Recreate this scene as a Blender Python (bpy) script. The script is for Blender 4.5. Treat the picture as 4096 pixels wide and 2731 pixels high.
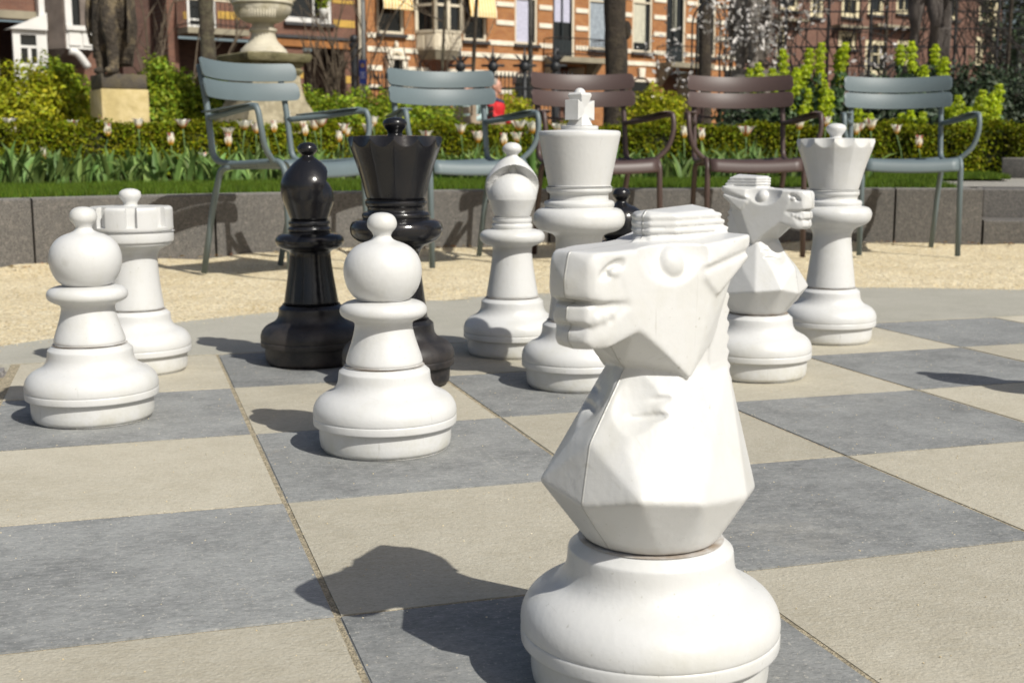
import bpy, bmesh, math, random
import numpy as np
from mathutils import Vector, Matrix
for o in list(bpy.data.objects): bpy.data.objects.remove(o)
SC = bpy.context.scene
COL = SC.collection
PI = math.pi
R = math.radians

# ------------------------------------------------------------------ camera
CAM = Vector((0.26909, -3.18317, 0.50716))
YAW, PITCH, ROLL, FPX = 0.300855, 0.151864, -0.001348, 4929.58
_cy, _sy, _cp, _sp = math.cos(YAW), math.sin(YAW), math.cos(PITCH), math.sin(PITCH)
FW = Vector((_sy * _cp, _cy * _cp, -_sp))
_rt = Vector((_cy, -_sy, 0)); _up = _rt.cross(FW)
RT = _rt * math.cos(ROLL) + _up * math.sin(ROLL)
UP = _up * math.cos(ROLL) - _rt * math.sin(ROLL)
FWH = Vector((_sy, _cy, 0)); RTH = Vector((_cy, -_sy, 0))
cd = bpy.data.cameras.new('camera'); cam = bpy.data.objects.new('camera', cd); COL.objects.link(cam)
cam.matrix_world = Matrix(((RT.x, UP.x, -FW.x, CAM.x), (RT.y, UP.y, -FW.y, CAM.y), (RT.z, UP.z, -FW.z, CAM.z), (0, 0, 0, 1)))
cd.sensor_width = 36; cd.lens = FPX / 4096 * 36
cd.clip_start = 0.05; cd.clip_end = 2000
cd.dof.use_dof = True; cd.dof.focus_distance = 1.55; cd.dof.aperture_fstop = 11.0
SC.camera = cam

# ------------------------------------------------------------------ light
SUN_AZ, SUN_EL = R(-65.2), R(44.0)
SD = Vector((math.cos(SUN_AZ) * math.cos(SUN_EL), math.sin(SUN_AZ) * math.cos(SUN_EL), math.sin(SUN_EL)))
w = bpy.data.worlds.new('World'); SC.world = w; w.use_nodes = True
nt = w.node_tree; bgn = nt.nodes['Background']
sky = nt.nodes.new('ShaderNodeTexSky'); sky.sky_type = 'NISHITA'; sky.sun_disc = False
sky.sun_elevation = SUN_EL; sky.sun_rotation = math.atan2(SD.x, SD.y)
sky.air_density = 1.0; sky.dust_density = 3.0; sky.ozone_density = 0.4
nt.links.new(sky.outputs[0], bgn.inputs[0]); bgn.inputs[1].default_value = 0.070
sl = bpy.data.lights.new('sun', 'SUN'); sun = bpy.data.objects.new('sun', sl); COL.objects.link(sun)
sl.energy = 4.3; sl.angle = R(0.53); sl.color = (1.0, 0.972, 0.895)
sun.rotation_euler = (-SD).to_track_quat('-Z', 'Y').to_euler()
SC.view_settings.view_transform = 'Standard'; SC.view_settings.look = 'None'
SC.view_settings.gamma = 1; SC.view_settings.exposure = 0.14
SC.view_settings.use_curve_mapping = False

# ------------------------------------------------------------------ helpers
PXK = 4096 / 2352            # photo measurements below are in a 2352 px wide frame
def ray(x, y): return FW + RT * ((x * PXK - 2048) / FPX) - UP * ((y * PXK - 1365.5) / FPX)
def atd(x, y, d): return CAM + ray(x, y) * d                 # point at depth d
def gnd(x, y, z=0.0):
    r = ray(x, y); return CAM + r * ((z - CAM.z) / r.z)
def basep(x, d, z):                                          # foot point at column x, depth d, height z
    p = atd(x, 351, d); return Vector((p.x, p.y, z))
def zpx(y, d): return CAM.z + (351 - y) * PXK / FPX * d * 1.0  # height seen at row y, depth d
GZ = 0.306                                                    # garden level behind the wall
rng = np.random.default_rng(7); random.seed(7)

def link(o, parent=None):
    COL.objects.link(o)
    if parent is not None: o.parent = parent
    return o
def tag(o, label=None, cat=None, group=None, kind=None):
    if label: o['label'] = label
    if cat: o['category'] = cat
    if group: o['group'] = group
    if kind: o['kind'] = kind
    return o
def thing(name, label, cat, loc=(0, 0, 0), rz=0.0, group=None):
    o = bpy.data.objects.new(name, None); o.empty_display_size = .1
    o.location = loc; o.rotation_euler = (0, 0, rz); link(o)
    return tag(o, label, cat, group)
def copy_tree(o, parent=None, label=None):
    c = o.copy(); link(c, parent)
    if label: c['label'] = label
    for ch in list(o.children): copy_tree(ch, c)
    return c
def mk(name, v, f, mat=None, parent=None, smooth=False, auto=None):
    me = bpy.data.meshes.new(name); me.from_pydata([tuple(p) for p in v], [], f); me.update()
    o = bpy.data.objects.new(name, me); link(o, parent)
    if mat is not None: me.materials.append(mat)
    if smooth: me.shade_smooth()
    if auto is not None:
        me.shade_smooth(); sharp(me, auto)
    return o
def sharp(me, deg):
    bm = bmesh.new(); bm.from_mesh(me); a = R(deg)
    for e in bm.edges:
        if len(e.link_faces) == 2 and e.calc_face_angle(0) > a: e.smooth = False
    bm.to_mesh(me); bm.free()

class MB:
    def __init__(s): s.v = []; s.f = []
    def add(s, v, f):
        n = len(s.v); s.v += [Vector(p) for p in v]; s.f += [tuple(i + n for i in q) for q in f]; return s
    def box(s, c, d, rz=0, M=None):
        x, y, z = d[0] / 2, d[1] / 2, d[2] / 2
        v = [Vector((a * x, b * y, e * z)) for e in (-1, 1) for a, b in ((-1, -1), (1, -1), (1, 1), (-1, 1))]
        if rz: v = [Matrix.Rotation(rz, 3, 'Z') @ p for p in v]
        if M is not None: v = [M @ p for p in v]
        return s.add([p + Vector(c) for p in v], [(3, 2, 1, 0), (4, 5, 6, 7), (0, 1, 5, 4), (1, 2, 6, 5), (2, 3, 7, 6), (3, 0, 4, 7)])
    def tube(s, pts, rad, n=8, cap=True):
        pts = [Vector(p) for p in pts]; m = len(pts)
        rr = rad if hasattr(rad, '__len__') else [rad] * m
        t0 = (pts[1] - pts[0]).normalized()
        a = Vector((0, 0, 1)) if abs(t0.z) < .9 else Vector((1, 0, 0))
        nx = (a - t0 * a.dot(t0)).normalized(); v = []
        for i, p in enumerate(pts):
            t = (pts[min(i + 1, m - 1)] - pts[max(i - 1, 0)]).normalized()
            nx = (nx - t * nx.dot(t)).normalized(); ny = t.cross(nx)
            v += [p + (nx * math.cos(2 * PI * k / n) + ny * math.sin(2 * PI * k / n)) * rr[i] for k in range(n)]
        f = [(i * n + k, i * n + (k + 1) % n, (i + 1) * n + (k + 1) % n, (i + 1) * n + k) for i in range(m - 1) for k in range(n)]
        if cap: f += [tuple(range(n - 1, -1, -1)), tuple((m - 1) * n + k for k in range(n))]
        return s.add(v, f)
    def lathe(s, prof, n=64, c=(0, 0, 0), fn=None):
        v = []; f = []; m = len(prof)
        for i, (r, z) in enumerate(prof):
            for k in range(n):
                th = 2 * PI * k / n; rr = fn(r, th, z, i) if fn else r
                v.append((c[0] + rr * math.cos(th), c[1] + rr * math.sin(th), c[2] + z))
        for i in range(m - 1):
            for k in range(n):
                f.append((i * n + k, i * n + (k + 1) % n, (i + 1) * n + (k + 1) % n, (i + 1) * n + k))
        f.append(tuple(range(n - 1, -1, -1))); f.append(tuple((m - 1) * n + k for k in range(n)))
        return s.add(v, f)
    def hull(s, pts, mirror=False):
        P = [tuple(p) for p in pts]
        if mirror: P = P + [(x, -y, z) for x, y, z in P if abs(y) > 1e-6]
        bm = bmesh.new()
        for p in P: bm.verts.new(p)
        bmesh.ops.convex_hull(bm, input=bm.verts)
        bmesh.ops.delete(bm, geom=[q for q in bm.verts if not q.link_faces], context='VERTS')
        bmesh.ops.recalc_face_normals(bm, faces=bm.faces)
        bm.verts.index_update()
        s.add([q.co for q in bm.verts], [tuple(q.index for q in fc.verts) for fc in bm.faces]); bm.free(); return s
    def ball(s, c, r, n=16, M=None):
        rx, ry, rz = r if hasattr(r, '__len__') else (r, r, r)
        v = []; m = n // 2
        for i in range(m + 1):
            a = PI * i / m
            for k in range(n):
                b = 2 * PI * k / n
                p = Vector((rx * math.sin(a) * math.cos(b), ry * math.sin(a) * math.sin(b), -rz * math.cos(a)))
                v.append((M @ p if M is not None else p) + Vector(c))
        f = [(i * n + k, i * n + (k + 1) % n, (i + 1) * n + (k + 1) % n, (i + 1) * n + k) for i in range(m) for k in range(n)]
        return s.add(v, f)
    def obj(s, name, mat=None, parent=None, smooth=False, auto=None, bevel=0, seg=2):
        o = mk(name, s.v, s.f, mat, parent, smooth, auto)
        if bevel:
            b = o.modifiers.new('bevel', 'BEVEL'); b.width = bevel; b.segments = seg; b.limit_method = 'ANGLE'; b.angle_limit = R(35)
            o.data.shade_smooth(); sharp(o.data, 35) if bevel < 0 else None
            b.harden_normals = False
        return o

def bez(pts, n=6):
    """smooth polyline through pts (Catmull-Rom)"""
    P = [Vector(p) for p in pts]; P = [P[0] * 2 - P[1]] + P + [P[-1] * 2 - P[-2]]; out = []
    for i in range(1, len(P) - 2):
        for j in range(n):
            t = j / n
            out.append(.5 * ((2 * P[i]) + (P[i + 1] - P[i - 1]) * t + (2 * P[i - 1] - 5 * P[i] + 4 * P[i + 1] - P[i + 2]) * t * t + (3 * P[i] - P[i - 1] - 3 * P[i + 1] + P[i + 2]) * t ** 3))
    out.append(P[-2]); return out
def dense(prof, n=3):
    """denser lathe profile"""
    q = bez([(r, 0, z) for r, z in prof], n); return [(max(p.x, 0), p.z) for p in q]
def round_path(pts, r=.03, n=4):
    """polyline with rounded corners"""
    P = [Vector(p) for p in pts]; out = [P[0]]
    for i in range(1, len(P) - 1):
        a = (P[i - 1] - P[i]); b = (P[i + 1] - P[i]); rr = min(r, a.length * .45, b.length * .45)
        A = P[i] + a.normalized() * rr; B = P[i] + b.normalized() * rr
        for j in range(n + 1):
            t = j / n; out.append(A * (1 - t) ** 2 + P[i] * 2 * t * (1 - t) + B * t * t)
    return out + [P[-1]]
def bake(o, keep_mat=True):
    dg = bpy.context.evaluated_depsgraph_get(); dg.update()
    me = bpy.data.meshes.new_from_object(o.evaluated_get(dg)); me.name = o.name
    old = o.data; o.modifiers.clear(); o.data = me
    return o
def remesh(o, vox, smooth=3, fac=.5):
    m = o.modifiers.new('remesh', 'REMESH'); m.mode = 'VOXEL'; m.voxel_size = vox; m.use_smooth_shade = True
    if smooth:
        k = o.modifiers.new('smooth', 'SMOOTH'); k.factor = fac; k.iterations = smooth
    mats = [x for x in o.data.materials]
    bake(o); o.data.materials.clear()
    for x in mats: o.data.materials.append(x)
    o.data.shade_smooth(); return o

# ------------------------------------------------------------------ materials
def nodes(name):
    m = bpy.data.materials.new(name); m.use_nodes = True; t = m.node_tree
    return m, t, t.nodes['Principled BSDF']
def N(t, typ, **kw):
    n = t.nodes.new(typ)
    for a, b in kw.items():
        if a.startswith('i_'):
            k = a[2:]; n.inputs[int(k) if k.isdigit() else k].default_value = b
        else: setattr(n, a, b)
    return n
def coords(t, kind, scale=(1, 1, 1), rot=(0, 0, 0)):
    mp = N(t, 'ShaderNodeMapping'); mp.inputs['Scale'].default_value = scale; mp.inputs['Rotation'].default_value = rot
    if kind == 'P': t.links.new(N(t, 'ShaderNodeNewGeometry').outputs['Position'], mp.inputs[0])
    else: t.links.new(N(t, 'ShaderNodeTexCoord').outputs['Object'], mp.inputs[0])
    return mp.outputs[0]
def noise(t, vec, scale, detail=4, rough=.55, lo=.35, hi=.65, out='f'):
    n = N(t, 'ShaderNodeTexNoise'); n.inputs['Scale'].default_value = scale; n.inputs['Detail'].default_value = detail
    n.inputs['Roughness'].default_value = rough; t.links.new(vec, n.inputs['Vector'])
    mr = N(t, 'ShaderNodeMapRange'); mr.inputs[1].default_value = lo; mr.inputs[2].default_value = hi
    t.links.new(n.outputs['Fac'], mr.inputs[0]); return mr.outputs[0]
def mix(t, a, b, fac, mode='MIX'):
    m = N(t, 'ShaderNodeMix', data_type='RGBA', blend_type=mode)
    for i, s in ((6, a), (7, b), (0, fac)):
        if isinstance(s, (int, float)): m.inputs[i].default_value = s
        elif isinstance(s, tuple): m.inputs[i].default_value = (*s[:3], 1)
        else: t.links.new(s, m.inputs[i])
    return m.outputs[2]
def mul(t, a, k):
    m = N(t, 'ShaderNodeMath', operation='MULTIPLY'); t.links.new(a, m.inputs[0]); m.inputs[1].default_value = k; return m.outputs[0]
def bump(t, b, h, strength, dist):
    n = N(t, 'ShaderNodeBump'); n.inputs['Strength'].default_value = strength; n.inputs['Distance'].default_value = dist
    t.links.new(h, n.inputs['Height'])
    if b.inputs['Normal'].is_linked: t.links.new(b.inputs['Normal'].links[0].from_socket, n.inputs['Normal'])
    t.links.new(n.outputs[0], b.inputs['Normal'])
def dim(c, k): return tuple(min(1, x * k) for x in c)
def MAT(name, col, rough=.6, var=.12, scale=6, bmp=0, bscale=80, bdist=.004, co='O', col2=None, f2=(.45, .65), s2=3, spec=.5, island=0, metal=0, grain=0, gscale=300, trans=0):
    m, t, b = nodes(name); v = coords(t, co)
    c = mix(t, dim(col, 1 - var), dim(col, 1 + var), noise(t, v, scale))
    if col2: c = mix(t, c, col2, noise(t, v, s2, 6, .6, f2[0], f2[1]))
    if grain: c = mix(t, c, dim(col, 1 - grain), noise(t, v, gscale, 2, .5, .45, .6))
    if island:
        g = N(t, 'ShaderNodeNewGeometry'); hs = N(t, 'ShaderNodeHueSaturation')
        mr = N(t, 'ShaderNodeMapRange'); mr.inputs[3].default_value = 1 - island; mr.inputs[4].default_value = 1 + island
        t.links.new(g.outputs['Random Per Island'], mr.inputs[0]); t.links.new(mr.outputs[0], hs.inputs['Value'])
        m2 = N(t, 'ShaderNodeMath', operation='MULTIPLY'); m2.inputs[1].default_value = 7.31; t.links.new(g.outputs['Random Per Island'], m2.inputs[0])
        fr = N(t, 'ShaderNodeMath', operation='FRACT'); t.links.new(m2.outputs[0], fr.inputs[0])
        mh = N(t, 'ShaderNodeMapRange'); mh.inputs[3].default_value = .5 - island * .06; mh.inputs[4].default_value = .5 + island * .06
        t.links.new(fr.outputs[0], mh.inputs[0]); t.links.new(mh.outputs[0], hs.inputs['Hue'])
        t.links.new(c, hs.inputs['Color']); c = hs.outputs[0]
    t.links.new(c, b.inputs['Base Color'])
    b.inputs['Roughness'].default_value = rough; b.inputs['Metallic'].default_value = metal
    b.inputs['Specular IOR Level'].default_value = spec
    if bmp: bump(t, b, noise(t, v, bscale, 5, .6, .3, .7), bmp, bdist)
    if trans:
        tr = N(t, 'ShaderNodeBsdfTranslucent'); t.links.new(c, tr.inputs[0]); ms = N(t, 'ShaderNodeMixShader'); ms.inputs[0].default_value = trans
        out = t.nodes['Material Output']; t.links.new(b.outputs[0], ms.inputs[1]); t.links.new(tr.outputs[0], ms.inputs[2]); t.links.new(ms.outputs[0], out.inputs[0])
    return m

def plastic(name, col, dirt, rough, seam=False, scuff=0.0):
    m, t, b = nodes(name); v = coords(t, 'O')
    g = noise(t, v, 9, 6, .65, .50, .74)
    c = mix(t, col, dirt, mul(t, g, .34 if scuff == 0 else .35))
    vs = coords(t, 'O', (21, 21, 2.6))
    c = mix(t, c, dirt, mul(t, noise(t, vs, 1.0, 5, .7, .54, .84), .22))
    sp = noise(t, v, 210, 2, .5, .70, .78)
    c = mix(t, c, dim(dirt, .6), mul(t, sp, .45))
    for ang in (.4, 2.2):                                    # hairline scuffs
        m9 = N(t, 'ShaderNodeMapping'); m9.inputs['Scale'].default_value = (260, 14, 14); m9.inputs['Rotation'].default_value = (ang, .5, ang * 2); t.links.new(v, m9.inputs[0])
        c = mix(t, c, dim(dirt, .5), mul(t, noise(t, m9.outputs[0], 1, 3, .5, .70, .80), .30 if scuff == 0 else .8))
    # grime near the foot, where the piece meets the paving
    sx = N(t, 'ShaderNodeSeparateXYZ'); t.links.new(coords(t, 'O'), sx.inputs[0])
    mz = N(t, 'ShaderNodeMapRange'); mz.inputs[1].default_value = .05; mz.inputs[2].default_value = .0; t.links.new(sx.outputs[2], mz.inputs[0])
    mm = N(t, 'ShaderNodeMath', operation='MULTIPLY'); t.links.new(mz.outputs[0], mm.inputs[0]); t.links.new(noise(t, v, 30, 5, .7, .4, .7), mm.inputs[1])
    c = mix(t, c, dirt if scuff == 0 else (.07, .058, .048), mul(t, mm.outputs[0], .60 if scuff == 0 else .7))
    if scuff == 0:
        dz = N(t, 'ShaderNodeMath', operation='SUBTRACT'); dz.inputs[1].default_value = .1458; t.links.new(sx.outputs[2], dz.inputs[0])
        da = N(t, 'ShaderNodeMath', operation='ABSOLUTE'); t.links.new(dz.outputs[0], da.inputs[0])
        dm = N(t, 'ShaderNodeMapRange'); dm.inputs[1].default_value = .0022; dm.inputs[2].default_value = .0004; t.links.new(da.outputs[0], dm.inputs[0])
        dn = N(t, 'ShaderNodeMath', operation='MULTIPLY'); t.links.new(dm.outputs[0], dn.inputs[0]); t.links.new(noise(t, v, 25, 4, .6, .35, .6), dn.inputs[1])
        c = mix(t, c, (.20, .12, .05), mul(t, dn.outputs[0], .8))
    rs = noise(t, v, 14, 5, .6, .3, .75)
    mr = N(t, 'ShaderNodeMapRange'); mr.inputs[3].default_value = rough; mr.inputs[4].default_value = rough + (.16 if scuff == 0 else .20); t.links.new(rs, mr.inputs[0])
    t.links.new(mr.outputs[0], b.inputs['Roughness'])
    if scuff:
        mz2 = N(t, 'ShaderNodeMapRange'); mz2.inputs[1].default_value = .16; mz2.inputs[2].default_value = .10; t.links.new(sx.outputs[2], mz2.inputs[0])
        m3 = N(t, 'ShaderNodeMath', operation='MULTIPLY'); t.links.new(mz2.outputs[0], m3.inputs[0]); t.links.new(noise(t, v, 16, 6, .7, .38, .62), m3.inputs[1])
        c = mix(t, c, (.055, .046, .041), mul(t, m3.outputs[0], .6))
        ad = N(t, 'ShaderNodeMath', operation='ADD'); ad.use_clamp = True; t.links.new(mr.outputs[0], ad.inputs[0]); t.links.new(mul(t, mz2.outputs[0], .28), ad.inputs[1]); t.links.new(ad.outputs[0], b.inputs['Roughness'])
    if seam:
        ab = N(t, 'ShaderNodeMath', operation='ABSOLUTE'); t.links.new(sx.outputs[1], ab.inputs[0])
        ms = N(t, 'ShaderNodeMapRange'); ms.inputs[1].default_value = .0013; ms.inputs[2].default_value = .0004; t.links.new(ab.outputs[0], ms.inputs[0])
        c = mix(t, c, dim(dirt, .75), mul(t, ms.outputs[0], .22))
        bump(t, b, ms.outputs[0], .8, .0012)
    t.links.new(c, b.inputs['Base Color'])
    bump(t, b, noise(t, v, 120, 3, .5), .06, .002)
    bump(t, b, noise(t, v, 14, 3, .5), .10, .003)
    return m
WHITE = plastic('white_plastic', (.585, .586, .580), (.42, .40, .30), .30)
WHITE_K = plastic('white_plastic_seam', (.580, .581, .575), (.42, .40, .30), .28, seam=True)
BLACK = plastic('black_plastic', (.010, .010, .012), (.040, .031, .025), .10, scuff=1)
GROOVE = MAT('groove_grime', (.28, .20, .11), .8)

def tile_mat(name, base, alt, fleck, streak, bmpk):
    m, t, b = nodes(name); p = coords(t, 'P')
    oi = N(t, 'ShaderNodeObjectInfo'); 
    ofs = N(t, 'ShaderNodeVectorMath', operation='MULTIPLY_ADD'); t.links.new(p, ofs.inputs[0]); ofs.inputs[1].default_value = (1, 1, 1)
    cm = N(t, 'ShaderNodeCombineXYZ'); mm = N(t, 'ShaderNodeMath', operation='MULTIPLY'); mm.inputs[1].default_value = 9; t.links.new(oi.outputs['Random'], mm.inputs[0])
    t.links.new(mm.outputs[0], cm.inputs[2]); t.links.new(cm.outputs[0], ofs.inputs[2]); v = ofs.outputs[0]
    mp = N(t, 'ShaderNodeMapping'); mp.inputs['Scale'].default_value = (1, 2.6, 1); mp.inputs['Rotation'].default_value = (0, 0, .25); t.links.new(v, mp.inputs[0])
    c = mix(t, base, alt, noise(t, v, 6, 9, .74, .38, .63))
    c = mix(t, c, streak, mul(t, noise(t, mp.outputs[0], 42, 7, .75, .44, .68), .70))
    c = mix(t, c, dim(base, .62), mul(t, noise(t, mp.outputs[0], 130, 5, .7, .48, .68), .55))
    c = mix(t, c, fleck, mul(t, noise(t, v, 190, 4, .7, .59, .69), .75))
    # thin scratches
    for k, (ang, sc_) in enumerate(((.5, 1.0), (1.5, 1.3), (2.4, .9))):
        m2 = N(t, 'ShaderNodeMapping'); m2.inputs['Scale'].default_value = (120 * sc_, 5, 1); m2.inputs['Rotation'].default_value = (0, 0, ang); t.links.new(v, m2.inputs[0])
        c = mix(t, c, fleck, mul(t, noise(t, m2.outputs[0], 1, 3, .5, .70, .80), .22))
    c = mix(t, c, dim(base, .55), mul(t, noise(t, v, 2.3, 7, .72, .56, .78), .45)); c = mix(t, c, fleck, mul(t, noise(t, v, 3.1, 9, .8, .57, .80), .40))
    c = mix(t, c, (.40, .29, .15), mul(t, noise(t, v, 7.5, 8, .8, .62, .80), .35))
    hs = N(t, 'ShaderNodeHueSaturation'); mr = N(t, 'ShaderNodeMapRange'); mr.inputs[3].default_value = .86; mr.inputs[4].default_value = 1.10
    t.links.new(oi.outputs['Random'], mr.inputs[0]); t.links.new(mr.outputs[0], hs.inputs['Value']); t.links.new(c, hs.inputs['Color'])
    t.links.new(hs.outputs[0], b.inputs['Base Color'])
    b.inputs['Roughness'].default_value = .72; b.inputs['Specular IOR Level'].default_value = .35
    bump(t, b, noise(t, v, 230, 4, .65, .3, .7), bmpk, .0016)
    bump(t, b, noise(t, v, 26, 4, .6, .3, .7), .18, .002)
    return m
T_DARK = tile_mat('bluestone', (.162, .167, .165), (.280, .286, .279), (.52, .49, .43), (.34, .34, .335), .28)
T_LIGHT = tile_mat('sandstone', (.424, .386, .300), (.498, .458, .368), (.62, .59, .50), (.53, .50, .415), .5)
T_EDGE = tile_mat('border_stone', (.385, .372, .312), (.445, .428, .366), (.55, .52, .46), (.48, .45, .39), .3)
SAND = MAT('joint_sand', (.62, .53, .37), .95, .25, 60, 1, 400, .004, 'P', grain=.4)
def gravel_mat():
    m, t, b = nodes('gravel'); v = coords(t, 'P')
    c = mix(t, (.70, .57, .34), (.84, .72, .48), noise(t, v, 3.5, 6, .65, .35, .65))
    vo = N(t, 'ShaderNodeTexVoronoi'); vo.inputs['Scale'].default_value = 150; t.links.new(v, vo.inputs['Vector'])
    rp = N(t, 'ShaderNodeSeparateColor'); t.links.new(vo.outputs['Color'], rp.inputs[0])
    mr = N(t, 'ShaderNodeMapRange'); mr.inputs[1].default_value = .55; mr.inputs[2].default_value = .95; t.links.new(rp.outputs[0], mr.inputs[0])
    c = mix(t, c, (.92, .87, .72), mul(t, mr.outputs[0], .75))
    m2 = N(t, 'ShaderNodeMapRange'); m2.inputs[1].default_value = .62; m2.inputs[2].default_value = .95; t.links.new(rp.outputs[1], m2.inputs[0])
    c = mix(t, c, (.33, .24, .13), mul(t, m2.outputs[0], .7))
    c = mix(t, c, (.42, .31, .17), mul(t, noise(t, v, 14, 7, .75, .52, .75), .6))
    t.links.new(c, b.inputs['Base Color']); b.inputs['Roughness'].default_value = .95; b.inputs['Specular IOR Level'].default_value = .15
    iv = N(t, 'ShaderNodeMath', operation='SUBTRACT'); iv.inputs[0].default_value = 1; t.links.new(vo.outputs['Distance'], iv.inputs[1])
    bump(t, b, iv.outputs[0], .7, .004); bump(t, b, noise(t, v, 22, 6, .7, .3, .7), .6, .02)
    return m
GRAVEL = gravel_mat()
GRANITE = MAT('granite', (.140, .131, .120), .78, .18, 1.6, .5, 260, .003, 'P', grain=.5, gscale=200, col2=(.215, .195, .172), s2=42, f2=(.46, .74))
GRANITE_LIT = MAT('granite_lit', (.30, .28, .25), .8, .15, 5, .4, 150, .003, 'P', grain=.3, gscale=120)  # paler copy of the granite, sunlight on top faces painted into its colour
CHAIR_BLUE = MAT('chair_blue_grey', (.112, .146, .158), .50, .05, 4, .05, 400, .001)
CHAIR_BROWN = MAT('chair_brown', (.062, .038, .034), .48, .05, 4, .05, 400, .001)
SOIL = MAT('soil', (.060, .042, .028), .95, .3, 9, 1, 40, .02, 'P', col2=(.11, .085, .055))
GRASS = MAT('grass_blade', (.088, .145, .012), .6, .2, 3, co='P', island=.35, trans=.25, spec=.2)
LAWN = MAT('lawn_soil', (.05, .10, .015), .9, .3, 12, 1, 120, .02, 'P')
TULIP_LEAF = MAT('tulip_leaf', (.150, .235, .060), .55, .2, 3, co='P', island=.38, trans=.25, spec=.3)
HEDGE = MAT('hedge_leaf', (.140, .160, .004), .6, .25, 4, co='P', island=.6, trans=.2, spec=.15)
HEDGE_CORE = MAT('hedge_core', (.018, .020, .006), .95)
SHRUB = MAT('shrub_leaf', (.215, .285, .018), .55, .25, 3, co='P', island=.55, trans=.25, spec=.25)
SHRUB_Y = MAT('shrub_leaf_yellow', (.32, .335, .014), .55, .25, 3, co='P', island=.5, trans=.25, spec=.25)
YEW = MAT('yew_leaf', (.026, .046, .016), .6, .3, 3, co='P', island=.5)
EUPH = MAT('euphorbia_bract', (.43, .53, .008), .5, .15, 5, co='P', island=.3, trans=.2)
EUPH_LEAF = MAT('euphorbia_leaf', (.050, .095, .030), .6, .2, 5, co='P', island=.4)
PETAL = None
def petal_mat():
    m, t, b = nodes('tulip_petal'); v = coords(t, 'O'); sx = N(t, 'ShaderNodeSeparateXYZ'); t.links.new(v, sx.inputs[0])
    ab = N(t, 'ShaderNodeMath', operation='ABSOLUTE'); t.links.new(sx.outputs[1], ab.inputs[0])
    ms = N(t, 'ShaderNodeMapRange'); ms.inputs[1].default_value = .006; ms.inputs[2].default_value = .002; t.links.new(ab.outputs[0], ms.inputs[0])
    oi = N(t, 'ShaderNodeObjectInfo'); rr_ = N(t, 'ShaderNodeMapRange'); rr_.inputs[1].default_value = .62; rr_.inputs[2].default_value = .8; t.links.new(oi.outputs['Random'], rr_.inputs[0])
    mm = N(t, 'ShaderNodeMath', operation='MULTIPLY'); t.links.new(ms.outputs[0], mm.inputs[0]); t.links.new(rr_.outputs[0], mm.inputs[1])
    c = mix(t, (.97, .94, .82), (.62, .09, .07), mm.outputs[0])
    mz = N(t, 'ShaderNodeMapRange'); mz.inputs[1].default_value = .032; mz.inputs[2].default_value = .012
    vl = N(t, 'ShaderNodeVectorMath', operation='LENGTH'); t.links.new(v, vl.inputs[0]); t.links.new(vl.outputs['Value'], mz.inputs[0])
    c = mix(t, c, (.85, .48, .03), mz.outputs[0])
    t.links.new(c, b.inputs['Base Color']); b.inputs['Roughness'].default_value = .5
    tr = N(t, 'ShaderNodeBsdfTranslucent'); t.links.new(c, tr.inputs[0]); mx = N(t, 'ShaderNodeMixShader'); mx.inputs[0].default_value = .35
    t.links.new(b.outputs[0], mx.inputs[1]); t.links.new(tr.outputs[0], mx.inputs[2]); t.links.new(mx.outputs[0], t.nodes['Material Output'].inputs[0])
    return m
PETAL = petal_mat()
STEM = MAT('green_stem', (.12, .20, .06), .6)
BARK = MAT('bark', (.075, .060, .040), .9, .3, 5, 1, 30, .03, co='P', col2=(.14, .125, .075), s2=9)
BARK_D = MAT('bark_dark', (.040, .030, .021), .9, .3, 6, 1, 30, .03, co='P', col2=(.075, .058, .036), s2=8)
TWIG = MAT('twig', (.10, .075, .05), .9, .2, 8, co='P')
TWIG_D = MAT('twig_dark', (.028, .022, .018), .9, .2, 8, co='P')
BLOSSOM = MAT('blossom', (.60, .57, .54), .6, .15, 6, co='P', island=.35, trans=.2)
STATUE = MAT('weathered_stone', (.060, .047, .033), .85, .3, 7, .8, 30, .015, col2=(.20, .155, .09), f2=(.50, .68), s2=7)
STATUE_G = MAT('grey_stone', (.20, .175, .15), .85, .2, 5, .5, 40, .01, col2=(.09, .080, .070), f2=(.48, .7), s2=5)
STATUE_DK = MAT('dark_stone', (.105, .088, .078), .85, .2, 5, .5, 40, .01, col2=(.055, .046, .040), f2=(.45, .7), s2=4)
PLINTH = MAT('sandstone_block', (.46, .365, .165), .85, .12, 4, .4, 60, .008, col2=(.60, .49, .26), s2=6)
CAPSTONE = MAT('dark_capstone', (.075, .064, .052), .9, .25, 6, .6, 50, .01, col2=(.13, .105, .06), s2=7)
VASE = MAT('vase_stone', (.50, .46, .36), .7, .10, 5, .3, 60, .006, col2=(.36, .32, .215), f2=(.52, .7), s2=6)
PED = MAT('pedestal_stone', (.26, .225, .145), .85, .2, 5, .5, 40, .01, col2=(.40, .35, .24), s2=9)
MOSS = MAT('mossy_stone', (.125, .112, .052), .9, .25, 6, .5, 40, .01, col2=(.20, .175, .10), s2=8)
IRON = MAT('black_iron', (.015, .016, .018), .5)
STEEL = MAT('galvanised', (.22, .22, .21), .5, .1)
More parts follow.
